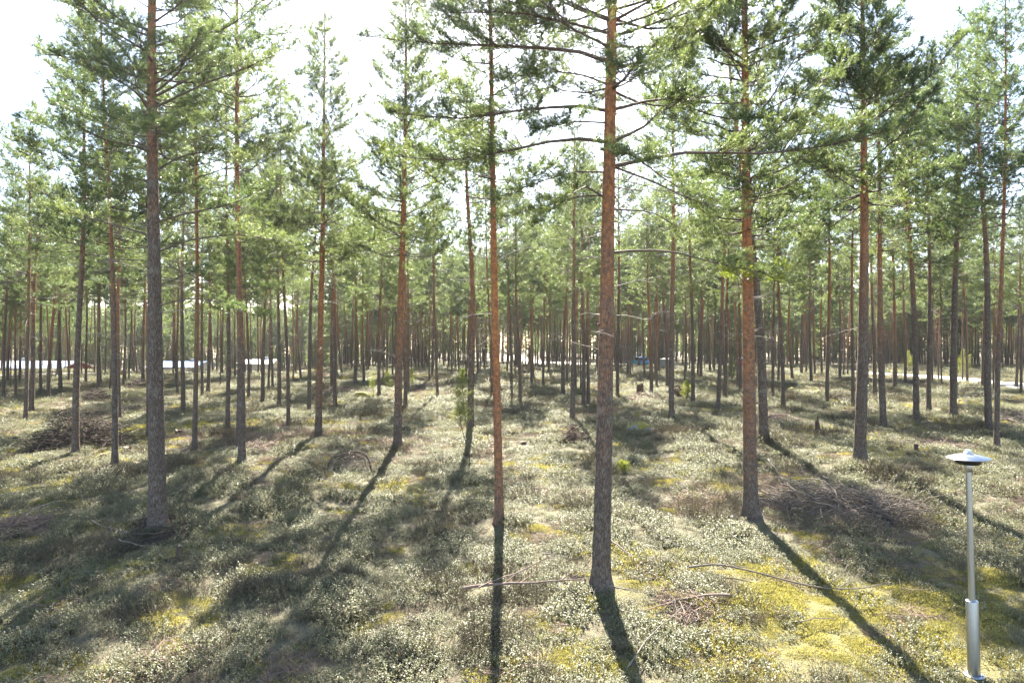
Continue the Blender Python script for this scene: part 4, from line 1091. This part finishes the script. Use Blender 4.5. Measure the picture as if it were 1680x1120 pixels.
# ------------------------------------------------------------------ buildings in the far left
def house(pos, L, W, hw, hr, rot, wall, roof, label, name='house', nwin=4, over=.5):
    root = empty(name, pos); root.rotation_euler = (0, 0, rot)
    def part(nm, V, F, mat, par=root):
        b = MB(); b.add(V, F, 0, False); return link(nm, b.mesh(nm, M[mat]), par)
    x, y = L / 2, W / 2
    V = [(-x, -y, -.4), (x, -y, -.4), (x, y, -.4), (-x, y, -.4), (-x, -y, hw), (x, -y, hw), (x, y, hw), (-x, y, hw), (-x, 0, hw + hr), (x, 0, hw + hr)]
    b = MB(); b.add(V, [[0, 1, 5, 4], [2, 3, 7, 6]], 0, False); b.add(V, [[1, 2, 6, 9, 5], [3, 0, 4, 8, 7]], 0, False)
    wl = link('wall', b.mesh('wall', M[wall]), root)
    e = over; sl = hr / y; t = .12
    for s in (-1, 1):
        a = np.array([(-x - e, s * (y + e), hw - sl * e + .03), (x + e, s * (y + e), hw - sl * e + .03), (x + e, 0, hw + hr + .03), (-x - e, 0, hw + hr + .03)])
        Vr = np.r_[a, a + [0, 0, t]]
        part('roof', Vr, [[0, 1, 2, 3], [4, 7, 6, 5], [0, 4, 5, 1], [1, 5, 6, 2], [2, 6, 7, 3], [3, 7, 4, 0]], roof)
    for i in range(nwin):
        cx = -x + L * (i + .5) / nwin
        if i == nwin // 2:
            d = part('door', *box((cx, -y - .03, 1.0), (1.0, .06, 2.0)), 'white_paint'); part('handle', *box((cx + .38, -y - .08, 1.0), (.12, .04, .04)), 'steel_dull', d)
        else:
            f = part('window', *box((cx, -y - .03, 1.5), (1.3, .06, 1.2)), 'white_paint'); part('pane', *box((cx, -y - .065, 1.5), (1.1, .012, 1.0)), 'glass', f)
    part('chimney', *box((L * .2, .5, hw + hr), (.7, .6, 1.2)), 'grey_wall')
    return tag(root, label, 'building')
def gz(x, y): return float(terrain(x, y))
house((-85, 112, gz(-85, 112)), 28, 9, 3.1, .9, .06, 'red_wall', 'pale_roof', 'long red building with glaring pale roof among the far trunks at left', nwin=8)
house((-58, 122, gz(-58, 122)), 8, 7, 3.1, .8, -.1, 'grey_wall', 'blue_roof', 'pale building with blue-grey roof seen between trunks right of the stout left pine')
house((-45, 124, gz(-45, 124)), 4.5, 5, 3.4, .6, .1, 'grey_wall', 'pale_roof', 'small far building with pale roof left of the tall orange pine', 'shed', nwin=3)

# ------------------------------------------------------------------ vehicles by the road
def car(pos, rot, paint, label, upper=None):
    root = empty('parked_car', pos); root.rotation_euler = (0, 0, rot)
    def part(nm, V, F, mat, par=root, sm=False):
        b = MB(); b.add(V, F, 0, sm); return link(nm, b.mesh(nm, M[mat]), par)
    def extr(prof, w0, w1, zsplit=None):
        pr = np.array(prof); n = len(pr); hw = np.where(pr[:, 1] > .95, w1, w0)
        V = np.r_[np.c_[pr[:, 0], -hw, pr[:, 1]], np.c_[pr[:, 0], hw, pr[:, 1]]]
        F = [[i, (i + 1) % n, (i + 1) % n + n, i + n] for i in range(n)]
        return V, F, n
    prof = [(-2.1, .35), (-2.12, .75), (-1.95, .92), (-1.0, .94), (1.5, .94), (2.0, .86), (2.12, .60), (2.08, .35), (1.72, .28), (1.6, .62), (1.2, .66), (.95, .30), (-.95, .28), (-1.2, .64), (-1.6, .62), (-1.8, .30)]
    V, F, n = extr(prof, .86, .84)
    body = part('body', V, F, paint)
    b = MB(); b.add(V[:n], [list(range(n))[::-1]], 0, False); b.add(V[n:], [list(range(n))], 0, False); link('side_panels', b.mesh('side_panels', M[paint]), root)
    cab = [(-1.75, .94), (-1.45, 1.42), (.25, 1.46), (1.05, .94)]
    V, F, n = extr(cab, .80, .62); V[[0, 3, 4, 7], 1] = [-.80, -.80, .80, .80]
    part('windows', V, F + [[3, 2, 1, 0], [4, 5, 6, 7]], 'glass')
    rf = [(-1.48, 1.42), (-1.42, 1.49), (.15, 1.52), (.30, 1.45)]
    V, F, n = extr(rf, .66, .66); part('roof', V, F + [[3, 2, 1, 0], [4, 5, 6, 7]], upper or paint)
    for x in (-1.4, 1.4):
        for s in (-1, 1):
            ty = lat('wheel', [(.17, -.1), (.29, -.1), (.315, -.06), (.315, .06), (.29, .1), (.17, .1)], 'rubber', root, 20); ty.location = (x, s * .78, .315); ty.rotation_euler = (math.pi / 2, 0, 0)
            lat('rim', [(0, -.08), (.16, -.085), (.18, -.06), (.18, .06), (.16, .085), (0, .08)], 'steel_dull', ty, 12)
    for s in (-1, 1):
        part('headlight', *box((2.08, s * .62, .70), (.08, .34, .16)), 'lamp_glass'); part('tail_light', *box((-2.10, s * .68, .74), (.06, .22, .20)), 'car_red')
    return tag(root, label, 'car')
def park(px, py, yd): p = at(px, py, yd); return (p[0], yd, float(terrain(p[0], yd)) + .06)
car(park(1049, 598, 116), 1.9, 'car_blue', 'bright blue car on the far road right of the stoutest foreground pine')
car(park(1217, 600, 109), 1.3, 'car_red', 'red car with white top on the road, peeping out left of the bright orange pine', 'white_paint')
tp_ = park(1090, 606, 103); tr = empty('trailer', tp_); tr.rotation_euler = (0, 0, .2)
def tpart(nm, c, d, mat, par=tr):
    b = MB(); b.add(*box(c, d), 0, False); return link(nm, b.mesh(nm, M[mat]), par)
tpart('box_body', (0, 0, 1.05), (2.6, 1.5, 1.1), 'trailer'); tpart('lid', (0, 0, 1.63), (2.7, 1.6, .06), 'steel_dull'); tpart('drawbar', (1.9, 0, .45), (1.3, .08, .08), 'steel_dull'); tpart('chassis', (0, 0, .45), (2.4, 1.2, .1), 'black')
for s in (-1, 1):
    w = lat('wheel', [(.12, -.08), (.26, -.08), (.28, -.05), (.28, .05), (.26, .08), (.12, .08)], 'rubber', tr, 18); w.location = (0, s * .72, .28); w.rotation_euler = (math.pi / 2, 0, 0)
    lat('rim', [(0, -.06), (.13, -.06), (.13, .06), (0, .06)], 'steel_dull', w, 12)
tag(tr, 'grey-green box trailer parked by the road right of the blue car', 'trailer')

# ------------------------------------------------------------------ thin haze volume, its forward scatter also standing in for lens glare
b = MB(); b.add(*box((0, 150, 10), (1010, 430, 34)), 0, False)
hm = bpy.data.materials.new('haze'); hm.use_nodes = True; ht = hm.node_tree; ht.nodes.clear()
ho = ht.nodes.new('ShaderNodeOutputMaterial'); hv = ht.nodes.new('ShaderNodeVolumePrincipled')
hv.inputs['Color'].default_value = (.92, .94, .96, 1); hv.inputs['Density'].default_value = .00022; hv.inputs['Anisotropy'].default_value = .76
ht.links.new(hv.outputs[0], ho.inputs['Volume'])
tag(link('haze', b.mesh('haze', hm)), 'thin haze between the trees, also standing in for lens glare', 'haze', kind='stuff')
